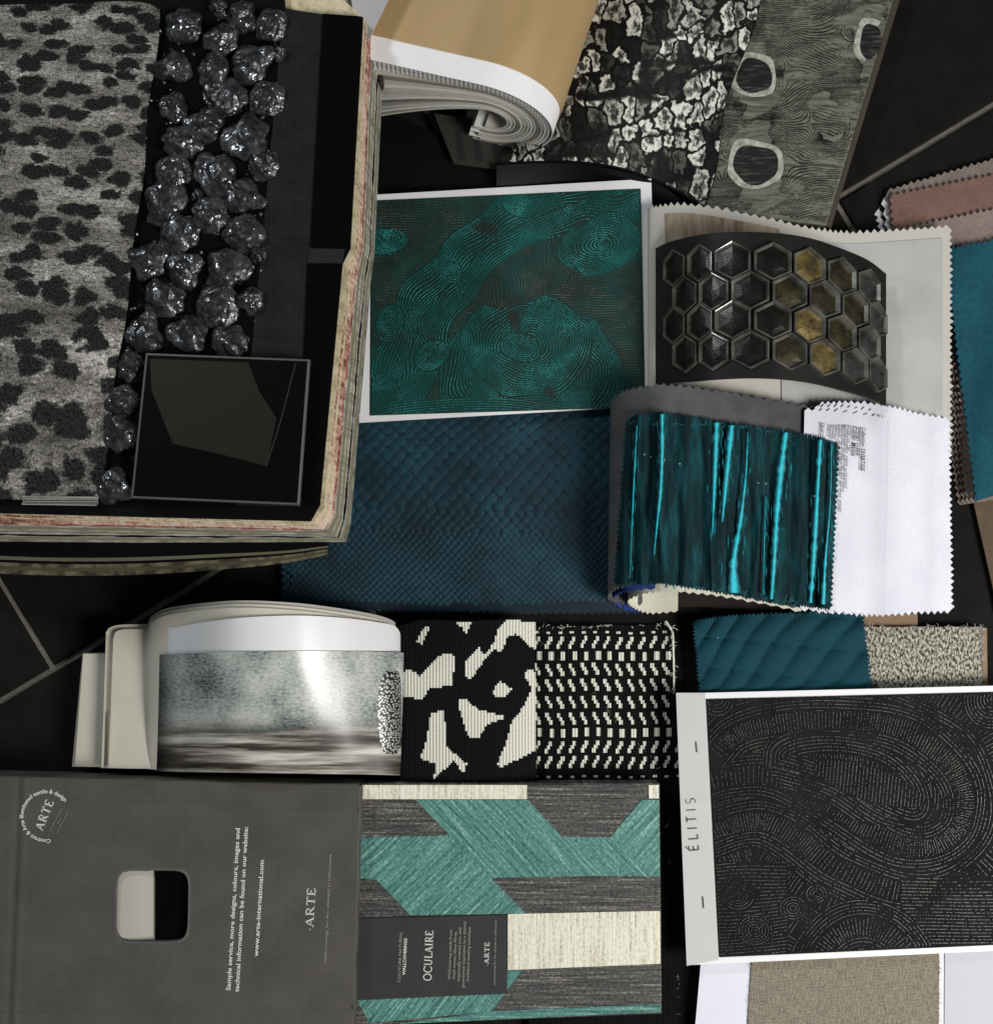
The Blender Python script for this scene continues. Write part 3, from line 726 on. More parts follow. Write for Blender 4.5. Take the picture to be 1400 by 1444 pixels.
# curled inner layers seen at the lower left end
cp = [(955, 861, .008), (915, 863, .009), (892, 855, .016), (886, 845, .030), (912, 835, .048), (950, 833, .054), (1000, 837, .046), (1060, 847, .036), (1130, 861, .028)]
obj('cream_layer', MB().grid(patch([(x + 2, y - 90, z) for x, y, z in cp], cp), 66, 6, .0012, pink='b', amp=3), cloth('cream_cloth', C('#b9b8a4'), C('#dedccb')), t, True, label='cream layer curled inside the roll')
cp = [(930, 862, .005), (885, 860, .006), (866, 850, .014), (866, 840, .026), (885, 832, .044), (940, 828, .054)]
obj('blue_layer', MB().grid(patch([(x + 2, y - 90, z) for x, y, z in cp], cp), 40, 6, .0012, pink='b', amp=3), cloth('blue_cloth', C('#1c2b63'), C('#2f4590')), t, True, label='blue layer curled inside the roll')
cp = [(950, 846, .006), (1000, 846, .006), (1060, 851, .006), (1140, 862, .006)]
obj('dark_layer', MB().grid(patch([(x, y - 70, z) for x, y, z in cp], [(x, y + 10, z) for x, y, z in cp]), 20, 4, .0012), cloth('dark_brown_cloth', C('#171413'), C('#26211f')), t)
nwf = cloth('white_fabric', C('#cfd0dc'), C('#ececf2'), grain=30, big=1.2, bumps=.15)
def ribz(off): return lambda x: zk(x) + off + .0022 * math.sin((x - 1235) / 15.0) * (1 if x > 1235 else max(0, (x - 1200) / 35)) - (.012 * max(0, (x - 1312) / 30) ** 2)
def zpatch(top, bot, zx):
    f_ = patch(top, bot)
    def g(u, v):
        p = f_(u, v); return (p[0], p[1], zx(p[0]))
    return g
obj('white_swatch', MB().grid(zpatch([(1155, 571), (1200, 569), (1250, 574), (1290, 584), (1336, 592)], [(1150, 860), (1200, 864), (1240, 866), (1290, 862), (1340, 860)], ribz(.001)), 44, 60, .0014, pink='trb', amp=4.5), nwf, t, True)
obj('white_swatch', MB().grid(zpatch([(1148, 575), (1190, 575), (1234, 581)], [(1140, 857), (1190, 858), (1234, 858)], ribz(.0026)), 18, 20, .001, pink='t', amp=4.5), nwf, t, True)
lab = zpatch([(1134, 579), (1180, 581), (1236, 588), (1250, 592)], [(1128, 857), (1180, 861), (1230, 865), (1244, 865)], ribz(.0042))
obj('label_sheet', MB().grid(lab, 26, 20, .0008, pink='tb', amp=4), nwf, t, True)
mb = MB()
zl = .0465
for s_, x, y0, y1, h in (('Collection: DIVERTISSE', 1217, 603, 664, 5.5), ('Design: LUISA', 1211, 603, 643, 4.5), ('Colour: Marine', 1204.5, 601, 643, 5)):
    line_part(t, M_inkdark, text, s_, (x - 2, y0), (x - 4, y1), h, zk(x) + .0058)
for i, (s_, y1) in enumerate((('Width cm 140', 636), ('Composition 100% polyester', 690), ('Martindale 50.000 rubs and more', 694), ('Care: dry clean only, do not wash', 722), ('Pattern repeat 0 cm', 650), ('Suitable for upholstery', 620), ('and curtains', 619), ('fabric', 617))):
    x = 1198 - i * 4; line_part(t, M_ink, text, s_, (x - 1, 599), (x - 3, y1), 3, zk(x) + .0058)
line_part(t, M_ink, text, 'SAHCO', (1157, 596), (1155, 616), 5.5, zk(1157) + .0058)

# ================================================================= right hand bundle of swatches
t = thing('swatch_bundle', 'fanned pinked swatches in pink brown and teal at the right edge', 'swatches', 1370, 430)
pk1 = cloth('rose_brown_velvet', C('#5d443c'), C('#86695f'), grain=25, big=2.5)
pk2 = cloth('taupe_velvet', C('#6d5f57'), C('#91837a'), grain=25, big=2.5)
tl1 = cloth('teal_velvet', C('#0a3742'), C('#175462'), grain=14, big=2.2, bumps=.4)
gr1 = cloth('taupe_backing', C('#5b5148'), C('#8b8078'), grain=30)
wh1 = cloth('pale_backing', C('#9a9a98'), C('#d8d8d6'), grain=30)
for i, (x, m_) in enumerate(((1236, wh1), (1243, M_velvetblack), (1246, wh1), (1251, gr1))):
    yy = 303 - i * 9
    obj('swatch', MB().grid(quadfn((x, yy - 6), (1440, yy - 62), (1440, 340), (x + 6, 324), .001 + i * .0018), 40, 6, .0012, pink='lt', amp=4), m_, t)
obj('swatch', MB().grid(quadfn((1256, 277), (1440, 240), (1440, 300), (1262, 330), .010), 40, 10, .002, pink='ltb', amp=4.5), pk1, t, label='rose brown swatch')
obj('swatch', MB().grid(quadfn((1262, 326), (1440, 288), (1440, 380), (1270, 390), .0135), 40, 16, .002, pink='t', amp=4.5), pk2, t, label='taupe swatch')
for i in range(5):
    o_ = 5 * (4 - i)
    obj('swatch', MB().grid(quadfn((1330 - o_, 400), (1440, 400), (1440, 700), (1377 - o_ * 1.2, 712 - i), .002 + .0026 * i), 8, 62, .0014, pink='l', amp=4), gr1 if i % 2 else pk2, t)
obj('swatch', MB().grid(patch([(1333, 353), (1380, 345), (1440, 333)], [(1378, 706), (1400, 699), (1440, 686)], lambda u, v: .019 + .003 * math.sin(u * 4 + v * 8)), 26, 66, .002, pink='tl', amp=4.5), tl1, t, True, label='teal velvet swatch')
t = thing('brown_swatch', 'dark tan swatch in shadow at the right edge below the teal velvet', 'swatch', 1400, 780)
obj('cloth', MB().grid(patch([(1368, 690), (1440, 670)], [(1408, 868), (1440, 862)], .006), 12, 20, .0015), cloth('dark_tan', C('#4a3d30'), C('#6a5a48')), t)

# ================================================================= quilted, tweed and brown swatches
t = thing('quilted_swatch', 'teal quilted swatch with pinked edges above the black stitched card', 'swatch', 1100, 920)
def zq(u, v):
    x, y = u * 236, v * 108
    a = (x * .95 + y + 3 * math.sin(y / 17)) / 38; b = (x * .12 - y + 220) / 40
    return .016 + .0042 * abs(math.sin(math.pi * a)) ** .6 + .0040 * abs(math.sin(math.pi * b)) ** .6
fq = patch([(979, 877), (1040, 869), (1120, 866), (1214, 863)], [(990, 990), (1060, 990), (1140, 990), (1229, 990)], zq)
obj('cloth', MB().grid(fq, 76, 44, .0015, pink='tlr', amp=3.8), cloth('quilted_teal', C('#08303a'), C('#124652'), grain=40, big=1.5, rough=.9), t, True)
t = thing('tweed_swatch', 'grey and cream tweed swatch right of the teal quilted one', 'swatch', 1300, 925)
ntw = NT('tweed', .9, spec=.15); v = ntw.vec(); a = ntw.noise(ntw.vec(scale=(1, .55, 1), rot=.5), 34, 2, .6); 
ntw.set('Base Color', ntw.ramp(a, [(.38, C('#2f2f2b')), (.5, C('#8a8777')), (.6, C('#c4bfae'))])); ntw.bump(a, .6, .0012)
mb = MB().grid(patch([(1210, 884), (1383, 884)], [(1224, 990), (1384, 990)], .012), 60, 36, .003)
for i in range(len(mb.v)):
    if mb.v[i][2] > .0119: mb.v[i] = (mb.v[i][0], mb.v[i][1], mb.v[i][2] + .0006 * rnd())
obj('cloth', mb, ntw.m, t)
obj('edge', MB().prism([(1384, 884), (1391, 886), (1392, 990), (1385, 990)], .010, .004), paper('tan_edge', C('#8a7558'), .15), t)
t = thing('tan_swatch', 'small plain tan swatch peeping out above the tweed one', 'swatch', 1255, 875)
obj('cloth', MB().grid(quadfn((1212, 862), (1293, 866), (1294, 900), (1214, 900), .007), 8, 4, .001), cloth('tan_cloth', C('#7c6550'), C('#9a8069')), t)

# ================================================================= black stitched card with the maker name
t = thing('black_stitched_card', 'white card with black embroidered swirls and name printed on its left margin', 'wallcovering sample', 1180, 1160)
ze = .030
fe = quadfn((953, 978), (1440, 966), (1440, 1339), (968, 1361), ze)
obj('card', MB().grid(fe, 8, 8, .0012), M_white, t)
obj('margin_strip', MB().grid(quadfn((953, 977), (994, 977), (1013, 1353), (968, 1362), lambda u, v: ze + .0016 + .0012 * math.exp(-((v - .41) / .02) ** 2)), 6, 60, .0008), paper('margin_white', C('#c9c9c7'), .06), t, True)
nk = NT('black_ground', .8, spec=.12); v = nk.vec(); nk.set('Base Color', nk.ramp(nk.noise(v, 2, 3), [(.3, C('#121311')), (.7, C('#1f201e'))])); nk.bump(nk.noise(v, 60, 2), .4, .0006)
obj('ground', MB().grid(quadfn((995, 986), (1440, 975), (1440, 1331), (1014, 1350), ze + .0012), 6, 6, .0008), nk.m, t)
st_ = 1.7
xs = np.arange(995, 1412, st_); ys = np.arange(975, 1352, st_); X, Y = np.meshgrid(xs, ys)
wob = 2.2 * np.sin(X / 29 + .4) * np.cos(Y / 23) + 1.6 * np.sin(Y / 37 + X / 41)
main = [(985, 1045), (1015, 1012), (1065, 992), (1165, 982), (1255, 990), (1325, 1020), (1372, 1065), (1392, 1125), (1378, 1185), (1330, 1222), (1270, 1226), (1205, 1200), (1145, 1158), (1085, 1128), (1035, 1128), (985, 1145)]
D, SS = polydist(X, Y, main); Dw = D + .8 * wob
band = ((Dw + 6) / 26).astype(int)
V = np.where(band % 2 == 0, Dw / 4.9, (SS + wob) / 5.2); R = band.copy()
inner = [(1085, 1082), (1092, 1052), (1130, 1036), (1195, 1036), (1262, 1056), (1305, 1096), (1312, 1140), (1290, 1160), (1245, 1148), (1180, 1110), (1110, 1086), (1085, 1082)]
Di, Si = polydist(X, Y, inner)
inside = ((X - 1200) * .95 + (Y - 1098) * .32) ** 2 / 132 ** 2 + (-(X - 1200) * .32 + (Y - 1098) * .95) ** 2 / 56 ** 2 < 1
V = np.where(inside & (Di < 28), (Di + .6 * wob) / 4.9, V); R = np.where(inside & (Di < 28), 30, R)
core = ((X - 1225) * .95 + (Y - 1105) * .32) ** 2 / 82 ** 2 + (-(X - 1225) * .32 + (Y - 1105) * .95) ** 2 / 24 ** 2 < 1
V = np.where(core, (X + .1 * Y) / 5.2, V); R = np.where(core, 31, R)
def put(m, val, reg):
    global V, R
    V = np.where(m, val, V); R = np.where(m, reg, R)
lowc = (Y > 1235 + (X - 1000) * .12) & (X < 1190)
put((Y > 1238) & (X > 1270), (Y + .5 * wob) / 4.8, 40)
put((Y > 1215) & (X < 1110), (Y + .08 * X + wob) / 4.9, 41)
d = np.hypot(X - 1215, (Y - 1372)) + wob
put((d < 105) & (d >= 78), d / 4.9, 42); put((d < 78) & (d >= 52), np.arctan2(Y - 1372, X - 1215) * 65 / 5.0, 43); put(d < 52, d / 4.9, 44)
for i, (cx, cy, r) in enumerate(((1151, 1261, 17), (1118, 1281, 20), (1040, 1262, 26), (1065, 1312, 24), (1050, 1180, 0))):
    if r: 
        d = np.hypot((X - cx), (Y - cy) * 1.15) + .5 * wob; put(d < r, d / 4.4, 50 + i)
for i, (cx, cy, r) in enumerate(((1398, 985, 42), (1408, 1290, 0), (1010, 985, 26))):
    if r: 
        d = np.hypot(X - cx, Y - cy) + wob; put(d < r, d / 4.8, 70 + i)
ins = (Y > 986 - (X - 995) * .024 + 2) & (Y < 1350 - (X - 1014) * .045 - 2) & (X > 996 + (Y - 986) * .052)
R = np.where(ins, R, -1)
mbs = MB(); pr = random.Random(8)
for (x1, y1, x2, y2, r) in contours(V, R, X, Y):
    if r < 0: continue
    if noise.noise(Vector((x1 * .5, y1 * .5, 0))) > .12: continue
    dens = noise.noise(Vector((x1 * .018, y1 * .018, 5)))
    if dens < -.28 and pr.random() < .6: continue
    strokes(mbs, [(x1, y1, x2, y2)], .65 + .4 * pr.random(), ze + .0012, .0008)
obj('stitching', mbs, thread('grey_thread', '#222321', '#363733', '#565750'), t, kind='stuff')
mb = MB(); zl = ze + .0023
line_part(t, M_inkdark, letters, 'ÉLITIS', (985, 1199), (979.5, 1125), 13.5, zl, GS, .085, .085, .55)
for sg in ((981, 1046, 982.5, 1061), (990.5, 1264, 992, 1281)):
    mb = MB(); strokes(mb, [sg], 1.3, zl); obj('dash_mark', mb, M_inkdark, t)

# ================================================================= linen swatch sheet below
t = thing('linen_sample_sheet', 'white sheet with taupe linen swatch below the black stitched card', 'fabric sample', 1200, 1410)
obj('sheet', MB().grid(quadfn((989, 1345), (1460, 1325), (1460, 1480), (977, 1480), .018), 6, 4, .0012), M_whiteblue, t)
nl = NT('linen', .9, spec=.15); a = nl.noise(nl.vec(scale=(12, 1, 1)), 6, 3, .7); b = nl.noise(nl.vec(scale=(1, 12, 1)), 6, 3, .7); c_ = nl.noise(nl.vec(), 45, 2)
f = nl.math('ADD', nl.math('MULTIPLY', a, .4), nl.math('ADD', nl.math('MULTIPLY', b, .3), nl.math('MULTIPLY', c_, .35)))
nl.set('Base Color', nl.ramp(f, [(.38, C('#4d483d')), (.53, C('#867e6f')), (.68, C('#a8a090'))])); nl.bump(f, .6, .001)
obj('linen', MB().grid(quadfn((1061, 1330), (1324, 1330), (1323, 1480), (1052, 1480), .0195), 20, 12, .0012), nl.m, t)
obj('side_panel', MB().grid(quadfn((1332, 1330), (1460, 1330), (1460, 1480), (1331, 1480), .0190), 6, 6, .0008), paper('pale_panel', C('#c3c3cc'), .05), t)

th = paper('lint', C('#b9b9b4'), .1, .8, .1)
fray(bpy.data.objects['velvet_swatch_book'], paper('teal_fibre', C('#14707a'), .3), [(884, 596, 1040, 600), (1040, 600, 1180, 626), (867, 822, 1000, 830), (1000, 830, 1168, 856), (1181, 630, 1170, 855)], 260, lambda x, y: zk(x) + .0085, ln=6)
fray(bpy.data.objects['velvet_swatch_book'], th, [(900, 640, 1150, 700)], 7, lambda x, y: zk(x) + .016, 'lint', 2.5, 1.0, 3)
fray(bpy.data.objects['quilted_swatch'], paper('teal_fibre', C('#1a545e'), .3), [(980, 874, 1214, 863), (1215, 864, 1228, 968), (980, 878, 989, 974)], 160, .020, ln=5, seed=5)
fray(bpy.data.objects['quilted_swatch'], th, [(1000, 890, 1040, 930), (1120, 900, 1200, 950)], 4, .022, 'lint', 4, .5, 6)
fray(bpy.data.objects['tweed_swatch'], th, [(1216, 884, 1383, 884), (1383, 884, 1384, 968)], 130, .0128, ln=5, seed=7)
fray(bpy.data.objects['snakeskin_cloth'], paper('navy_fibre', C('#27424d'), .3), [(500, 860, 870, 861), (415, 800, 416, 858)], 120, .010, ln=4, seed=8)
fray(bpy.data.objects['linen_sample_sheet'], paper('linen_fibre', C('#8d8676'), .3), [(1059, 1360, 1055, 1444), (1324, 1350, 1324, 1444)], 70, .0198, ln=4, seed=9)

# ================================================================= black and white knits
def knit(name, a, b):
    n = NT(name, .9, spec=.15); v = n.vec(); w_ = n.wave(v, 7.2, .6, 6, 2, 'X'); w2 = n.noise(v, 40, 2)
    n.set('Base Color', n.mix(n.ramp(n.math('ADD', n.math('MULTIPLY', w_, .6), n.math('MULTIPLY', w2, .5)), [(.2, 0.0), (.62, 1.0)]), a, b)); n.bump(w_, .5, .001); return n.m
M_kb = knit('black_knit', C('#050505'), C('#0f0f0f')); M_kw = knit('ivory_knit', C('#a5a494'), C('#e3e2d4'))
t = thing('zigzag_fabric', 'black woven fabric with rows of white zigzag marks and a white selvedge', 'fabric sample', 850, 990)
def zz_(u, v): return .008 + .004 * math.sin(u * 5 + .5)
fz = patch([(745, 884), (850, 882), (948, 880)], [(745, 1470), (850, 1470), (990, 1470)], zz_)
obj('cloth', MB().grid(fz, 30, 50, .0012), M_kb, t, True)
mb = MB(); pr = random.Random(4)
def zz(x, y): return .008 + .004 * math.sin((x - 745) / 205 * 5 + .5) 
ry = [(892, 0.3, 9), (906, 1, 0), (925, 0, 0), (944, -1, 0), (966, -1, 0), (990, -1, 0), (1013, -1, 0), (1033, 0, 0), (1053, 1, 0), (1075, 1, 0), (1095, .3, 9)]
y = 1118; 
ks = [1, 0, -1, -1, -1, 0, 1, 1]
while y < 1100: ry.append((y, ks[len(ry) % 8], 0)); y += 21
for y, kd, dot in ry:
    for i in range(15):
        x = 757 + i * 16.4 + (4 if kd == 0 else 0) + (y - 880) * .012 * i / 12
        if x > 945 + (y - 880) * .068: continue
        if y > 1110 and x < 934: continue
        x += 1.2 * (pr.random() - .5); yy = y + 1.2 * (pr.random() - .5) + .7 * math.sin(i); s_ = .85 + .3 * pr.random(); jv = 1.0 * (pr.random() - .5)
        def rq(cx, cy, w_, h_): poly_mark(mb, [(cx - w_ / 2, cy - h_ / 2), (cx + w_ / 2 + jv * .4, cy - h_ / 2 + jv * .3), (cx + w_ / 2, cy + h_ / 2), (cx - w_ / 2 + jv * .4, cy + h_ / 2 - jv * .3)], zz, .0005)
        if dot: rq(x, yy, 5.5, 3)
        elif kd == 0: rq(x, yy, 6.5 * s_, 12)
        else:
            d_ = 2.7 * kd
            rq(x + d_, yy - 5.2, 4.6 * s_, 6.5); rq(x, yy, 5.0 * s_, 5.0); rq(x - d_, yy + 5.2, 4.6 * s_, 6.5)
obj('zigzag_mark', mb, M_kw, t, kind='stuff')
mb = MB(); cl = crv([(938, 876), (944, 884), (948, 892), (949, 910), (950, 940), (950, 975)])
for i in range(40):
    a, b = cl(i / 40), cl((i + 1) / 40); strokes(mb, [(a[0], a[1], b[0], b[1])], 3.0 - 1.2 * i / 40 + .8 * pr.random(), .0125)
obj('selvedge', mb, M_kw, t)
fray(t, M_kw, [(760, 884, 945, 882), (948, 884, 951, 980)], 60, .0125, ln=6, seed=12)
fray(t, paper('grey_lint', C('#77766f'), .2), [(760, 900, 940, 1090), (940, 1120, 960, 1440)], 40, .0125, 'lint', 6, .5, 13)

t = thing('jacquard_cushion', 'black and ivory abstract knitted fabric between the white roll and the zigzag fabric', 'fabric sample', 660, 990)
def zj(u, v): return .026 + .010 * math.sin(math.pi * min(max(u, 0), 1)) ** .5 - .004 * v
fjq = patch([(555, 884), (600, 874), (660, 876), (710, 874), (753, 876)], [(555, 1120), (600, 1120), (660, 1120), (710, 1120), (757, 1120)], zj)
obj('cloth', MB().grid(fjq, 40, 30, .003), M_kb, t, True)
def zjp(x, y): return zj((x - 555) / 200, (y - 876) / 240)
Z4 = lambda pts: [(540 + x / 3.182, 850 + y / 3.182) for x, y in pts]
WP = [Z4(p) for p in (
 [(150,170),(190,105),(212,105),(175,190)], [(325,92),(400,86),(375,138),(350,105)],
 [(550,78),(680,85),(684,215),(600,140),(560,150),(530,220),(480,205),(505,170),(512,118)],
 [(370,262),(400,228),(430,200),(455,240),(475,205),(500,200),(450,262),(395,340),(370,335)],
 [(88,318),(120,295),(165,330),(240,250),(265,230),(322,235),(312,372),(210,382),(180,432),(88,422)],
 [(490,400),(522,350),(577,388),(545,428),(500,420)],
 [(335,440),(360,425),(430,480),(553,513),(500,535),(465,545),(430,607),(380,600),(345,480)],
 [(215,500),(275,480),(285,645),(375,722),(362,770),(320,705),(228,792),(235,720),(162,698),(190,640)],
 [(640,310),(660,298),(688,310),(688,660),(525,742),(515,718),(555,620),(575,540),(600,510),(640,450),(663,400),(660,365),(640,345)])]
def pip(x, y, poly):
    c = False; j = len(poly) - 1
    for i in range(len(poly)):
        if (poly[i][1] > y) != (poly[j][1] > y) and x < (poly[j][0] - poly[i][0]) * (y - poly[i][1]) / (poly[j][1] - poly[i][1]) + poly[i][0]: c = not c
        j = i
    return c
mb = MB(); cw, ch = 3.0, 3.2
for j in range(75):
    y = 874 + j * ch; run = None
    for i in range(66):
        x = 566 + i * cw; inn = x < 753 and any(pip(x + cw / 2, y + ch / 2, p) for p in WP)
        if inn: poly_mark(mb, [(x, y), (x + cw, y), (x + cw, y + ch), (x, y + ch)], zjp, .0006)
obj('ivory_pattern', mb, M_kw, t, kind='stuff')

# ================================================================= curled book of white paper samples
t = thing('white_sample_roll', 'curled book of white paper samples with a grey photo print on top', 'sample book', 400, 980)
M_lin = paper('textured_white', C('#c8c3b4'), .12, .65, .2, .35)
obj('page', MB().grid(patch([(117, 921), (300, 919), (500, 915)], [(102, 1081), (300, 1084), (540, 1086)], .022), 12, 8, .004), M_lin, t)
obj('page', MB().grid(patch([(118, 922), (300, 921), (500, 917)], [(106, 1081), (300, 1084), (540, 1086)], .028), 12, 8, .002), M_lin, t)
obj('page', MB().grid(patch([(152, 898), (157, 884), (205, 880), (400, 880)], [(148, 1082), (150, 1083), (205, 1084), (400, 1084)], .036), 20, 8, .004), M_lin, t)
obj('page', MB().grid(patch([(160, 900), (168, 889), (210, 887), (400, 887)], [(154, 1082), (160, 1083), (210, 1084), (400, 1084)], .041), 20, 8, .002), M_lin, t)
def sag(f):
    def g(u, v):
        p = f(u, v); s_ = min(max((p[1] - 870) / 220, 0), 1.1); return (p[0], p[1], p[2] * (1 - .10 * s_ - .22 * s_ * s_))
    return g
def arch(dz, dy, dx=0, lx=0):
    tp = [(207 + lx, 905, .044), (209 + lx, 884 + dy, .050), (215 + lx, 870 + dy, .058), (244 + lx, 858 + dy, .074), (331, 849 + dy, .112), (414, 852 + dy, .106), (480, 860 + dy, .082), (530, 869 + dy, .056), (555 + dx, 878 + dy, .036), (556 + dx, 884, .024), (535, 886, .016)]
    bt = [(205 + lx, 1084, .044), (206 + lx, 1084, .050), (212 + lx, 1085, .058), (244 + lx, 1086, .074), (331, 1087, .112), (414, 1088, .106), (480, 1089, .082), (530, 1090, .056), (558 + dx, 1091, .036), (556 + dx, 1092, .024), (535, 1092, .016)]
    return sag(patch([(x, y, z + dz) for x, y, z in tp], [(x, y, z + dz) for x, y, z in bt]))
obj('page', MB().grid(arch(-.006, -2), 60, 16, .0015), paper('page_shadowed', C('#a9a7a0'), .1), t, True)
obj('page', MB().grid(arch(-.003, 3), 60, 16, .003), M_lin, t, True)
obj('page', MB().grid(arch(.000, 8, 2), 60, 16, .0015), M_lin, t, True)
tp = [(221, 960, .055), (223, 891, .060), (250, 884, .078), (331, 872, .116), (414, 868, .110), (480, 871, .087), (530, 877, .061), (558, 884, .041), (564, 900, .027), (545, 905, .018)]
bt = [(220, 1086, .055), (221, 1086, .060), (250, 1087, .078), (331, 1088, .116), (414, 1089, .110), (480, 1090, .087), (530, 1091, .061), (560, 1092, .041), (564, 1093, .027), (545, 1093, .018)]
ff = sag(patch(tp, bt))
obj('page', MB().grid(ff, 70, 20, .0012), paper('smooth_white', C('#dedede'), .03, .4, .5), t, True)
npr = NT('photo_print', .24, spec=.6); v = npr.vec()
sep = npr.t.nodes.new('ShaderNodeSeparateXYZ'); npr.t.links.new(v, sep.inputs[0])
wall = npr.ramp(npr.math('ADD', npr.math('MULTIPLY', npr.noise(npr.vec(scale=(.6, 1.3, 1)), 26, 5, .85), .6), npr.math('MULTIPLY', npr.noise(v, 1.6, 3), .4)), [(.38, C('#3c4244')), (.46, C('#8f9692')), (.53, C('#b3b7b0')), (.64, C('#d2d3cc'))])
stz = npr.noise(npr.vec(scale=(.22, 3.4, 1), rot=.07), 1.6, 4, .65)
streak = npr.ramp(stz, [(.36, C('#100f0e')), (.46, C('#4a443c')), (.54, C('#8f8a80')), (.64, C('#cfccc4'))])
yy = npr.math('ADD', sep.outputs[1], npr.math('MULTIPLY', npr.noise(v, 3, 3), .15))
# y in uv is minus px/100: the wall above 10.05, the streaks below
mr = npr.t.nodes.new('ShaderNodeMapRange'); npr.t.links.new(yy, mr.inputs[0]); mr.inputs[1].default_value = -10.0; mr.inputs[2].default_value = -10.3; lt = mr.outputs[0]
edge = npr.ramp(npr.math('SUBTRACT', sep.outputs[0], 2.2), [(0.0, C('#252525')), (.35, (1, 1, 1, 1))])
colr = npr.mix(lt, wall, streak); npr.set('Base Color', npr.mix(1.0, colr, edge, 'MULTIPLY'))
tp2 = [(222, 950, .057), (223, 926, .061), (250, 922, .079), (331, 919, .117), (414, 918, .111), (480, 918, .088), (532, 919, .062), (563, 920, .042), (569, 922, .028)]
bt2 = [(220, 1086, .057), (221, 1087, .061), (250, 1088, .079), (331, 1089, .117), (414, 1090, .111), (480, 1091, .088), (530, 1092, .062), (560, 1093, .042), (565, 1094, .028)]
fp = sag(patch(tp2, bt2))
obj('photo_print', MB().grid(fp, 60, 20, .0006, off=.001), npr.m, t, True)
nsq = NT('sequin_print', .35, .3, .6); v = nsq.vec(); nsq.set('Base Color', nsq.ramp(nsq.vor(v, 26, out='Distance'), [(.15, C('#d2d6d0')), (.32, C('#6f736f')), (.5, C('#161616'))]))
mb = MB(); vs = []; n = 32
for i in range(n):
    a = 2 * math.pi * i / n; x = .825 + .072 * math.copysign(abs(math.cos(a)) ** .55, math.cos(a)); y = .49 + .345 * math.copysign(abs(math.sin(a)) ** .75, math.sin(a))
    vs.append((x, y))
mid = [(.825 + (x - .825) * .55, .49 + (y - .49) * .8) for x, y in vs]
def onf(u, v, off):
    e = 1e-3; pu = P(*fp(u + e, v)) - P(*fp(u - e, v)); pv = P(*fp(u, v + e)) - P(*fp(u, v - e)); return P(*fp(u, v)) + pv.cross(pu).normalized() * off
V3 = [onf(x, y, .0014) for x, y in vs] + [onf(x, y, .0026) for x, y in mid] + [onf(.825, .49, .0026)]
mb.add(V3, [((i + 1) % n, i, n + i, n + (i + 1) % n)[::-1] for i in range(n)] + [(n + (i + 1) % n, n + i, 2 * n)[::-1] for i in range(n)], [(p[0] * 3.4, p[1] * 1.8) for p in vs + mid + [(.825, .49)]])
obj('sequin_patch', mb, nsq.m, t, True)

# ================================================================= striped wallcovering book
t = thing('striped_sample_book', 'sample book with teal, charcoal and ivory woven stripes and a dark title label', 'book', 715, 1270)
zo = .042
def straw(name, cols, dens=26):
    n = NT(name, .6, spec=.35); v = n.vec(scale=(1.0, dens, 1)); a = n.noise(v, 1.0, 4, .75); b = n.noise(n.vec(scale=(22, dens, 1)), 1.0, 2, .6)
    f = n.math('ADD', n.math('MULTIPLY', a, .7), n.math('MULTIPLY', b, .35)); n.set('Base Color', n.ramp(f, [(p, C(c)) for p, c in cols])); n.bump(f, .5, .0007); return n.m
M_tst = straw('teal_straw', [(.36, '#1f4642'), (.47, '#3f7068'), (.57, '#5d9085'), (.68, '#9cbfb3')])
M_cst = straw('charcoal_straw', [(.38, '#19191a'), (.48, '#3b3b3a'), (.58, '#5d5a56'), (.68, '#a09d95')], 30)
M_ist = straw('ivory_straw', [(.34, '#6d6754'), (.44, '#c6c1a8'), (.55, '#e6e3cf'), (.7, '#f2f1e6')], 24)
obj('cover', MB().prism([(508, 1105), (930, 1105), (933, 1430), (497, 1447)], zo, .012, .0015), M_cst, t)
def panel(pts, mat, rot, name='stripe_panel', h=.0006):
    mb = MB(); mb.prism(pts, zo + h, zo - .001, 0, rot); obj(name, mb, mat, t)
PI = math.pi
panel([(509, 1107), (743, 1107), (743, 1127), (508, 1127)], M_ist, PI / 2)
panel([(914, 1107), (928.5, 1107), (928.8, 1126), (915, 1126)], M_ist, PI / 2)
panel([(586, 1128), (744, 1128), (792, 1180), (846, 1235), (692, 1238), (685, 1236), (627, 1181.5), (634, 1178)], M_tst, -.82)
panel([(792, 1180), (861, 1180), (918, 1236), (846, 1235.5)], M_tst, -.80, h=.0007)
panel([(861, 1180), (905, 1128), (929, 1128), (930, 1235.5), (918, 1236)], M_tst, .82, h=.0008)
panel([(506, 1181), (634, 1178), (741, 1288), (579, 1291), (531, 1241), (506, 1238)], M_tst, .76, h=.0009)
panel([(692, 1239), (930, 1236), (931, 1284), (741, 1287.5)], M_cst, 0)
panel([(716, 1289), (931, 1284.5), (931, 1359), (716, 1368)], M_ist, PI / 2, h=.0009)
panel([(503, 1410), (708, 1401.5), (716, 1369), (737, 1368), (693, 1426), (521, 1443)], M_tst, .9)
panel([(693, 1426), (931, 1416), (931, 1427), (560, 1444)], M_tst, .0, h=.0004)
M_lab = cloth('label_card', C('#2f2f2f'), C('#3c3c3b'), rough=.6, grain=50, bumps=.1)
obj('label', MB().prism([(502, 1295), (715, 1290), (715, 1401), (499, 1411)], zo + .0018, zo, .0003), M_lab, t)
zlb = zo + .0018
line_part(t, M_inkwhite, letters, 'OCULAIRE', (608, 1383), (611, 1313), 11, zlb, GL, .08, .15, .10)
line_part(t, M_inkwhite, letters, '-ARTE', (689, 1362), (690, 1329), 6.5, zlb, GL, .11, .2, .12)
line_part(t, M_inkwhite, text, 'WALLCOVERINGS', (571.5, 1375), (574, 1323), 4.2, zlb)
line_part(t, M_inkdim, text, 'COUTURE NATURAL', (564.5, 1385), (567, 1314), 3.8, zlb)
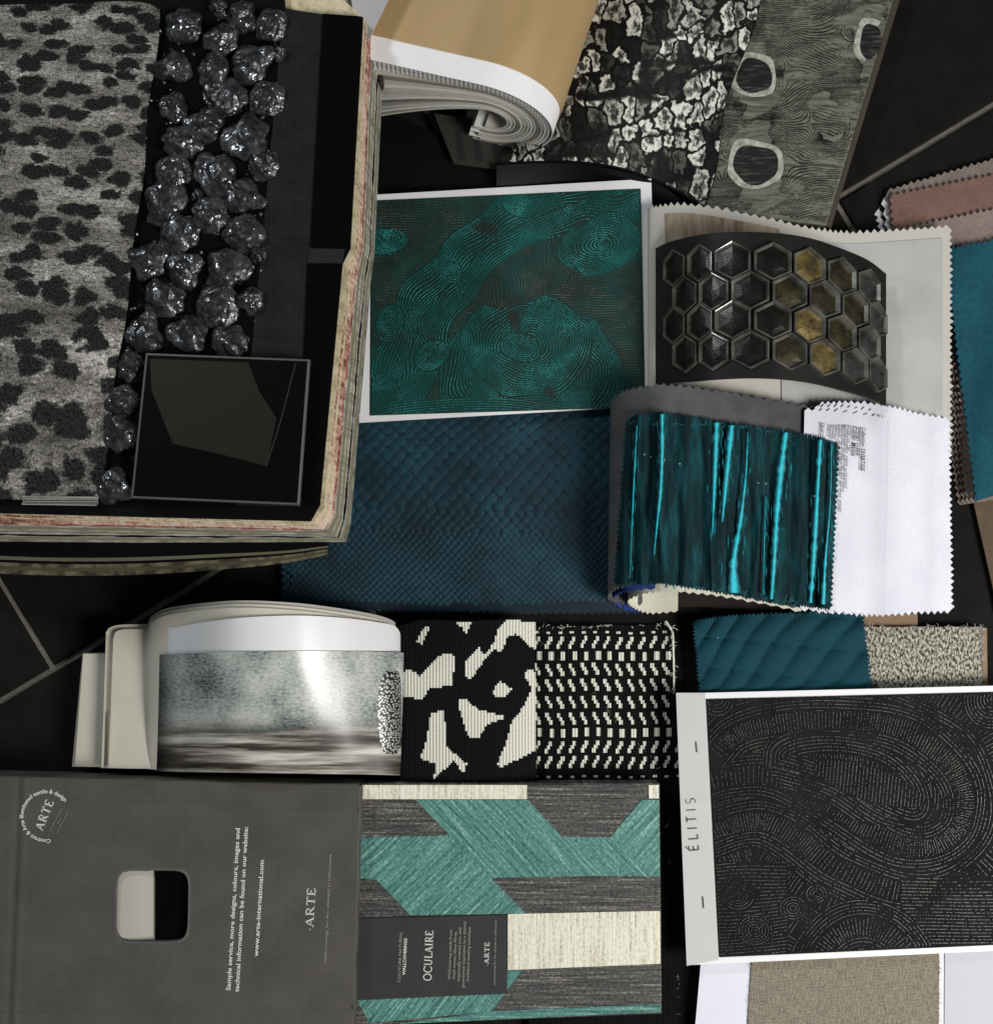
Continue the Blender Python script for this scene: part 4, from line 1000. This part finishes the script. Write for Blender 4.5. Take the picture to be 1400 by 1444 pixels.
for s_, x, y0, y1 in (('Wallcovering made from', 636, 1382, 1311), ('fresh woven abaca fibres,', 642.5, 1380, 1313), ('organically created into wall', 649, 1384, 1308), ('geometrical inspiration by a distinct', 655.5, 1393, 1299), ('traditional weaving technique', 662, 1384, 1307)):
    line_part(t, M_inkdim, text, s_, (x - 1, y0), (x + 1.5, y1), 4, zlb)
line_part(t, M_inkdim, text, 'wallcoverings for the ultimate in refinement', (698, 1390), (700, 1297), 2.6, zlb)

# ================================================================= charcoal book with a window in its cover
t = thing('charcoal_book', 'charcoal linen box book with white lettering and a rounded window showing cream and black', 'book', 250, 1270)
za = .062
M_arte = cloth('charcoal_linen', C('#403e3a'), C('#66635c'), rough=.8, grain=75, big=1.3, bumps=.3, weave=14)
fa_ = quadfn((-60, 1095), (507, 1108), (496, 1480), (-60, 1480), 0)
def grooves(x, y):
    z = 0
    g = lambda d, w_, h: h * math.exp(-(d / w_) ** 2)
    z += g(y - (1120 + (x - 40) * .022), 4, .0009) + g(y - (1130 + (x - 40) * .022), 4, -.0009)
    z += g(x - (36 - (y - 1100) * .045), 5, .0009) + g(x - (27 - (y - 1100) * .045), 5, -.0009)
    z += g(y - (1432 - x * .022), 4, -.0016) 
    return z
hx0, hx1, hy0, hy1 = 163, 266, 1227, 1328
hole = [(x + (1277 - y) * .02, y) for x, y in sq(214.5, 1277.5, 51.5, 50.5, 48, 6, wb=0)]
nu, nv_ = 200, 140; vs = []; uvs = []
for j in range(nv_ + 1):
    for i in range(nu + 1):
        x, y, _ = fa_(i / nu, j / nv_); p = P(x, y, za); p.z = za + grooves(x, y); vs.append(p); uvs.append((x / 100, -y / 100))
fs = []
for j in range(nv_):
    for i in range(nu):
        a = j * (nu + 1) + i; x, y, _ = fa_((i + .5) / nu, (j + .5) / nv_)
        if pip(x, y, hole): continue
        fs.append((a, a + nu + 1, a + nu + 2, a + 1))
mb = MB(); mb.add(vs, fs, uvs)
# sides of the cover
ring_ = [fa_(0, 0)[:2], fa_(1, 0)[:2], fa_(1, 1)[:2], fa_(0, 1)[:2]]
e_ = 0.0012
for a, b in zip(ring_, ring_[1:] + ring_[:1]):
    A, B = P(a[0], a[1], za), P(b[0], b[1], za); cen = P(250, 1280, za)
    n2 = Vector(((B - A).y, -(B - A).x, 0)).normalized()
    if n2.dot(cen - A) > 0: n2 = -n2
    A2, B2 = A + n2 * e_ - Vector((0, 0, e_)), B + n2 * e_ - Vector((0, 0, e_))
    A3, B3 = Vector((A2.x, A2.y, .016)), Vector((B2.x, B2.y, .016))
    for q in ((A, B, B2, A2), (A2, B2, B3, A3)):
        nn2 = (q[1] - q[0]).cross(q[2] - q[0]); mb.add(list(q) if nn2.dot(n2 + Vector((0, 0, .5))) > 0 else list(reversed(q)), [(0, 1, 2, 3)])
obj('cover', mb, M_arte, t, True)
fray(t, paper('scuff', C('#7b776f'), .2), [(5, 1110, 500, 1120), (498, 1120, 494, 1440), (280, 1130, 310, 1430), (20, 1120, 20, 1430)], 60, lambda x, y: za + max(0, grooves(x, y)), 'scuff', 7, .45, 21)
mb = MB(); n = len(hole); cx, cy = 214.5, 1277.5
o_ = [(cx + (x - cx) * 1.055, cy + (y - cy) * 1.055) for x, y in hole]; i_ = [(cx + (x - cx) * .985, cy + (y - cy) * .985) for x, y in hole]
vs = [P(x, y, za + .0001) for x, y in o_] + [P(x, y, za + .0008) for x, y in hole] + [P(x, y, za - .0002) for x, y in i_]
vs += [Vector((p.x, p.y, za - .006)) for p in vs[2 * n:3 * n]]
mb.add(vs, [((k * n + (i + 1) % n), (k * n + i), ((k + 1) * n + i), ((k + 1) * n + (i + 1) % n)) for k in range(3) for i in range(n)])
obj('window_rim', mb, cloth('rim_linen', C('#4a4947'), C('#6b6966'), grain=60), t, True)
obj('cream_inlay', MB().grid(patch([(150, 1215), (190, 1215), (219, 1215)], [(150, 1340), (190, 1340), (219, 1340)], lambda u, v: za - .0056 + .0012 * math.sin(u * 4.2)), 16, 8, .0008), paper('inlay_cream', C('#b9b6aa'), .12, .6, .3), t, True)
obj('black_inlay', MB().grid(quadfn((219, 1215), (280, 1215), (280, 1340), (219, 1340), za - .005), 6, 8, .0008), M_velvetblack, t)
mb = MB()
zt_ = za + .0001
line_part(t, M_inkwhite, text, 'Sample service, more designs, colours, images and', (325, 1397), (338.5, 1168), 6.3, zt_)
line_part(t, M_inkwhite, text, 'technical information can be found on our website:', (337, 1399), (350, 1166), 6.3, zt_)
line_part(t, M_inkwhite, text, 'www.arte-international.com', (364, 1349), (372.5, 1213), 6.3, zt_)
line_part(t, M_inkwhite, letters, '-ARTE', (441.5, 1312), (445, 1253), 11.5, zt_, GL, .09, .17, .10)
line_part(t, M_inkwhite, letters, 'ARTE', (60, 1172), (76.5, 1131.5), 12, zt_, GL, .10, .19, .16)
line_part(t, M_inkdim, text, 'wallcoverings for the ultimate in refinement', (460, 1358), (467.5, 1204), 4.0, zt_)
a0 = 85; a1 = 322
line_part(t, M_inkwhite, text, 'Contract & Arte Illuminated textile & design', None, None, 5.6, zt_, .0008, at=(66, 1151, 32.5, 80, 322))
for p, q in (((72, 1171), (80, 1155)), ((80, 1156), (87.5, 1141)), ((82, 1162), (87, 1154)), ((81, 1175), (89, 1160)), ((89, 1160), (97, 1145))):
    line_part(t, M_inkdim, text, 'textiles', p, q, 1.9, zt_, .0006)

# ================================================================= the big stack of wallcovering books, upper left
t = thing('patterned_book', 'thick book with dark patterned curling pages at the bottom of the upper left stack', 'sample book', 200, 700)
pz = NT('patterned_page', .6); v = pz.vec(); a = pz.noise(pz.vec(scale=(1, 2.5, 1)), 14, 4, .8); pz.set('Base Color', pz.mix(pz.ramp(pz.noise(v, 5, 3), [(.4, 0.0), (.6, 1.0)]), pz.ramp(a, [(.2, C('#1c1a15')), (.5, C('#7d765c'))]), C('#3a3629')))
lv = [(.052, 0, pz.m), (.060, 6, paper('olive_page', C('#5f5a45'), .4)), (.068, 11, pz.m), (.076, 16, M_black), (.082, 20, paper('pale_olive', C('#77745f'), .4)), (.088, 25, M_black)]
for z, dy, m_ in lv:
    obj('page', MB().grid(patch([(-60, 500), (200, 500), (440, 480)], [(-60, 806 - dy), (60, 811 - dy), (180, 811 - dy), (300, 804 - dy * .9), (400, 794 - dy * .7), (462, 782 - dy * .5)], lambda u, v, z=z: z - .01 * v * (1 - u)), 40, 6, .0025), m_, t, True)
t = thing('wallcovering_book', 'big stacked sample book with leopard print sheet, rough black nuggets and velvet strips on top', 'sample book', 230, 400, .09)
E0 = [(-60, -60), (420, -60), (512, 24), (500, 350), (490, 372), (455, 715), (440, 737), (200, 729), (-60, 722)]
E1 = [(-60, -60), (420, -60), (541, 76), (528, 350), (522, 400), (494, 740), (488, 764), (200, 765), (-60, 763)]
fz_ = NT('fuzzy_pink', .9); v = fz_.vec(); fz_.set('Base Color', fz_.ramp(fz_.math('ADD', fz_.math('MULTIPLY', fz_.noise(v, 14, 4, .8), .55), fz_.math('MULTIPLY', fz_.noise(v, .45, 2), .45)), [(.40, C('#7a4238')), (.47, C('#b58a7a')), (.54, C('#d8c8b4'))])); fz_.bump(fz_.noise(v, 60, 2), .6, .001)
fc = NT('cream_edge', .8); v = fc.vec(); fc.set('Base Color', fc.ramp(fc.noise(v, 5, 4, .8), [(.3, C('#8d8262')), (.5, C('#cdc09c')), (.7, C('#e4dbc2'))])); fc.bump(fc.noise(v, 60, 2), .5, .001)
fr = NT('red_edge', .8); v = fr.vec(); fr.set('Base Color', fr.ramp(fr.noise(v, 4, 4, .8), [(.36, C('#6a2c28')), (.5, C('#a8655c')), (.62, C('#d8bda4'))]))
fpl = NT('pale_edge', .7); v = fpl.vec(); fpl.set('Base Color', fpl.ramp(fpl.noise(fpl.vec(scale=(.6, 3, 1)), 5, 4, .7), [(.35, C('#77786a')), (.6, C('#b5b6a8'))]))
glz = NT('clear_board', .15, spec=.7); v = glz.vec(); glz.set('Base Color', glz.ramp(glz.noise(v, 4, 3, .7), [(.35, C('#6d6f62')), (.65, C('#a9aa9b'))])); 
layers = [(0.04, fc.m), (.11, fz_.m), (.18, fc.m), (.25, fz_.m), (.32, fz_.m), (.39, fr.m), (.45, fpl.m), (.54, M_beige), (.60, fpl.m), (.66, M_beige), (.72, fpl.m), (.78, M_black), (.82, fpl.m), (.90, M_beige), (1.0, glz.m)]
ztop = .172; zb = .100
obj('top_board', MB().prism([(-60, -60), (400, -60), (402, 12), (456, 20), (512, 24), (494, 349), (483, 371), (451, 712), (438, 735), (200, 729), (-60, 722)], ztop, ztop - .003), M_black, t)
pr = random.Random(2)
for i, (k, m_) in enumerate(layers):
    z1 = ztop - .004 - (ztop - zb) * k * .93; z0 = z1 - .0042
    pts = [(a[0] + (b[0] - a[0]) * k, a[1] + (b[1] - a[1]) * k) for a, b in zip(E0, E1)]
    # rougher outline for cloth pages
    q = []
    for (a, b) in zip(pts, pts[1:] + pts[:1]):
        n = max(1, int(math.hypot(b[0] - a[0], b[1] - a[1]) / 14))
        for j in range(n):
            s_ = j / n; jt = (pr.random() - .5) * (1.6 if k < .8 else .3)
            q.append((a[0] + (b[0] - a[0]) * s_ + jt, a[1] + (b[1] - a[1]) * s_ + jt))
    obj('page', MB().prism(q, z1, z0), m_, t)
obj('clip', MB().prism([(530, 78), (538, 73), (541, 78), (540, 108), (536, 116), (529, 106)], ztop - .055, ztop - .075, .001), paper('dark_clip', C('#2a211b'), .3), t)
obj('mesh_strip', MB().grid(quadfn((400, 12), (456, 20), (425, 714), (335, 712), ztop + .0016), 12, 60, .001), M_mesh, t)
obj('velvet_strip', MB().grid(quadfn((456, 19), (510, 23), (493, 348), (438, 348), ztop + .003), 6, 20, .003), M_velvetblack, t)
obj('velvet_strip', MB().grid(quadfn((434, 372), (482, 374), (450, 712), (420, 712), ztop + .003), 6, 20, .003), M_velvetblack, t)
obj('tab', MB().grid(quadfn((436, 350), (486, 351), (483, 371), (434, 371), ztop + .0022), 6, 4, .001), cloth('tab_cloth', C('#141414'), C('#272727')), t)
M_nb = paper('nugget_ground', C('#060606'), .3, .9, .08, .3)
obj('nugget_sheet', MB().grid(quadfn((-30, 8), (402, 14), (338, 716), (-30, 712), ztop + .0010), 10, 10, .001), M_nb, t)
# rough black nuggets
ngm = NT('black_nugget', .30, .10, .8); v = ngm.vec('Object', (1, 1, 1))
ngm.set('Base Color', ngm.ramp(ngm.noise(v, 90, 4, .7), [(.35, C('#0f1010')), (.52, C('#2a2b2c')), (.68, C('#424344'))])); 
ngm.bump(ngm.math('ADD', ngm.math('MULTIPLY', ngm.vor(v, 260, out='Distance', dim='3D'), .5), ngm.noise(v, 170, 2, .5)), .75, .0016)
ngm.set('Roughness', ngm.ramp(ngm.noise(v, 260, 3, .7), [(.44, .12), (.56, .48)]))
protos = []
for k in range(6):
    bm = bmesh.new(); bmesh.ops.create_icosphere(bm, subdivisions=4, radius=1.0)
    for vv_ in bm.verts:
        p = vv_.co.copy(); d = 1 + .42 * noise.noise(p * 1.1 + Vector((k * 7, 0, 0))) + .16 * noise.noise(p * 2.6 + Vector((0, k * 5, 0))) + .07 * abs(noise.noise(p * 8 + Vector((0, 0, k * 3)))) + .035 * noise.noise(p * 17)
        vv_.co = Vector((p.x * d, p.y * d, max(p.z * d, -.15) * .62))
    me = bpy.data.meshes.new('nugget')
    for vv_ in bm.verts: vv_.co = Vector((vv_.co.x * .0155, vv_.co.y * .0145, vv_.co.z * .0135))
    bm.to_mesh(me); bm.free(); me.materials.append(ngm.m); me.polygons.foreach_set('use_smooth', [True] * len(me.polygons)); protos.append(me)
NUG = [(650,88,1),(850,58,.9),(955,92,.85),(780,150,.9),(890,220,1.1),(610,240,.9),(750,250,.85),(800,340,1.1),(940,350,.95),(612,378,.8),(725,440,.95),(870,488,1.25),(645,505,.95),(930,585,.85),(612,610,.95),(760,612,1.2),(862,692,1),(580,718,1.2),(745,762,1),(630,822,1.15),(860,825,1.05),(520,925,1),(650,945,1),(800,955,1.2),(915,900,.45),(575,1055,1.1),(765,1085,1.15),(885,1065,.7),(505,1175,1.05),(665,1180,1.05),(815,1205,.95),(460,1285,.85),(430,1415,.9),(420,1530,1.0),(405,1715,1.0),(985,190,.4),(775,35,.5),(700,690,.35)]
pr = random.Random(11)
root = t
for i, (x, y, s_) in enumerate(NUG):
    o = bpy.data.objects.new('nugget', protos[i % 6]); COL.objects.link(o); o.parent = root
    o.location = P(x / 2.5, y / 2.5, ztop + .0022) - Vector(root.location); o.rotation_euler = (0, 0, pr.random() * 6.28); a = .9 + .2 * pr.random(); o.scale = (s_ * a, s_ / a, .85 + .3 * pr.random())
# small crumbs between them
mb = MB()
for i in range(260):
    v_ = pr.random(); y = 20 + 680 * v_; x0 = 226 - 85 * v_; x1 = 400 - 62 * v_; x = x0 + (x1 - x0) * pr.random(); r = 1.2 + 2.4 * pr.random()
    c_ = P(x, y, ztop + .0012); r *= S
    vs = [c_ + Vector((r * math.cos(a), r * math.sin(a), 0)) for a in (0, 1.2, 2.5, 3.8, 5)] + [c_ + Vector((0, 0, r * .9))]
    mb.add(vs, [(j, (j + 1) % 5, 5) for j in range(5)])
obj('nugget_crumbs', mb, ngm.m, t, kind='stuff')
# leopard sheet
nle = NT('leopard_print', .42, .2, .5); v0 = nle.vec()
dd = nle.noise(v0, 2.6, 4, .65, out=1); v1 = nle.addv(nle.vec(scale=(.70, 1.15, 1), rot=.30), dd, .42)
dst = nle.vor(v1, 2.9, out='Distance'); dst2 = nle.vor(nle.vec(scale=(.7, 1.5, 1), rot=.5), 7.5, out='Distance')
fine = nle.noise(nle.addv(nle.vec(scale=(1, 3.2, 1), rot=.35), dd, .8), 13, 5, .85); big = nle.noise(v0, .8, 2); silver = nle.noise(nle.vec(scale=(.6, 1.4, 1), rot=.3), 1.3, 4, .7)
spot = nle.math('ADD', nle.math('ADD', dst, nle.math('MULTIPLY', fine, .36)), nle.math('MULTIPLY', big, .18))
sp2 = nle.math('ADD', dst2, nle.math('MULTIPLY', fine, .5))
base = nle.ramp(nle.math('ADD', nle.math('MULTIPLY', silver, .45), nle.math('MULTIPLY', fine, .6)), [(.36, C('#25231f')), (.47, C('#5b574f')), (.55, C('#918d84')), (.64, C('#d9d6cc'))])
c1 = nle.mix(nle.ramp(sp2, [(.40, 0.45), (.50, 1.0)]), C('#1a1917'), base)
nle.set('Base Color', nle.mix(nle.ramp(spot, [(.62, 0.0), (.73, 1.0)]), C('#0a0a0a'), c1))
gl = nle.noise(v0, 32, 3, .8); nle.set('Roughness', nle.ramp(gl, [(.46, .55), (.56, .14)])); nle.set('Metallic', nle.ramp(gl, [(.47, .0), (.56, .7)])); nle.bump(gl, 1.0, .0016)
def zle(u, v): return ztop + .006 + .0022 * math.sin(v * 11 + u * 2) * (.4 + u) + .0016 * math.sin(v * 5 - u * 3) - (.006 * max(0, (.03 - v) / .03))
fl = patch([(-40, 6), (100, 4), (190, 2), (226, 12)], [(-40, 703), (50, 705), (110, 706), (139, 708)], zle)
def fl2(u, v):
    p = list(fl(u, v)); p[0] += (2.2 * math.sin(v * 23) + 5 * math.sin(v * 3.1)) * u; return tuple(p)
mb = MB().grid(fl2, 40, 120, .0012)
def lw(y): return 1.60 * y - .00072 * y * y      # spots packed tighter at the top, wider at the bottom
mb.uv = [(u * (1.25 - .060 * min(7, max(0, -v_))), -lw(-v_ * 100) / 100) for u, v_ in mb.uv]
obj('leopard_sheet', mb, nle.m, t, True)
mb = MB()
for i in range(44):
    x = 32 + i * 2.4; strokes(mb, [(x, 700, x + 3.5, 711), (x + 3.5, 700, x, 711)], .9, ztop + .0085)
strokes(mb, [(31, 700, 139, 702), (31, 711, 137, 712.5)], 1.4, ztop + .0086)
obj('netting_trim', mb, paper('netting', C('#9a9890'), .2), t, kind='stuff')

# smoked glass tile lying on the strips
t = thing('glass_tile', 'square smoked black glass tile with pale ground edges lying on the big sample book', 'glass tile', 310, 605, ztop)
zg = ztop + .0150
tq = [(206, 498), (437, 507), (422, 712), (185, 702)]
ngl = NT('smoked_glass', .3, spec=.15); ngl.set('Base Color', ngl.ramp(ngl.noise(ngl.vec(), 60, 3), [(.3, C('#040404')), (.7, C('#080807'))]))
gcx, gcy = 312, 605
inn = [(gcx + (x - gcx) * .975, gcy + (y - gcy) * .975) for x, y in tq]
obj('glass', MB().prism(inn, zg, zg - .006), ngl.m, t)
mb = MB(); o_ = [P(x, y, zg - .0004) for x, y in tq]; i2 = [P(x, y, zg + .0002) for x, y in inn]; lo2 = [Vector((p.x, p.y, zg - .006)) for p in o_]
mb.add(o_ + i2 + lo2, [((i + 1) % 4, i, 4 + i, 4 + (i + 1) % 4)[::-1] for i in range(4)] + [((i + 1) % 4, i, 8 + i, 8 + (i + 1) % 4) for i in range(4)])
obj('ground_edge', mb, paper('ground_glass', C('#5c6060'), .35, .35, .5), t)
film = [(212, 506), (350, 511), (366, 552), (390, 590), (376, 657), (310, 640), (244, 626), (214, 550)]  # outline of the room's reflection, painted in olive on the glass
mb = MB(); poly_mark(mb, film, zg, .0003)  # the painted room reflection, laid flat on the glass
nfm = NT('olive_reflection', .4, spec=.3); nfm.set('Base Color', nfm.ramp(nfm.noise(nfm.vec(), 50, 3), [(.3, C('#16150d')), (.7, C('#222118'))])); obj('olive_reflection', mb, nfm.m, t, label='olive room reflection painted on the black glass')
mb = MB(); strokes(mb, [(417, 512, 397, 590), (397, 590, 376, 657)], 2.0, zg, .0006); obj('scratch', mb, paper('faint_line', C('#232320'), .2), t)
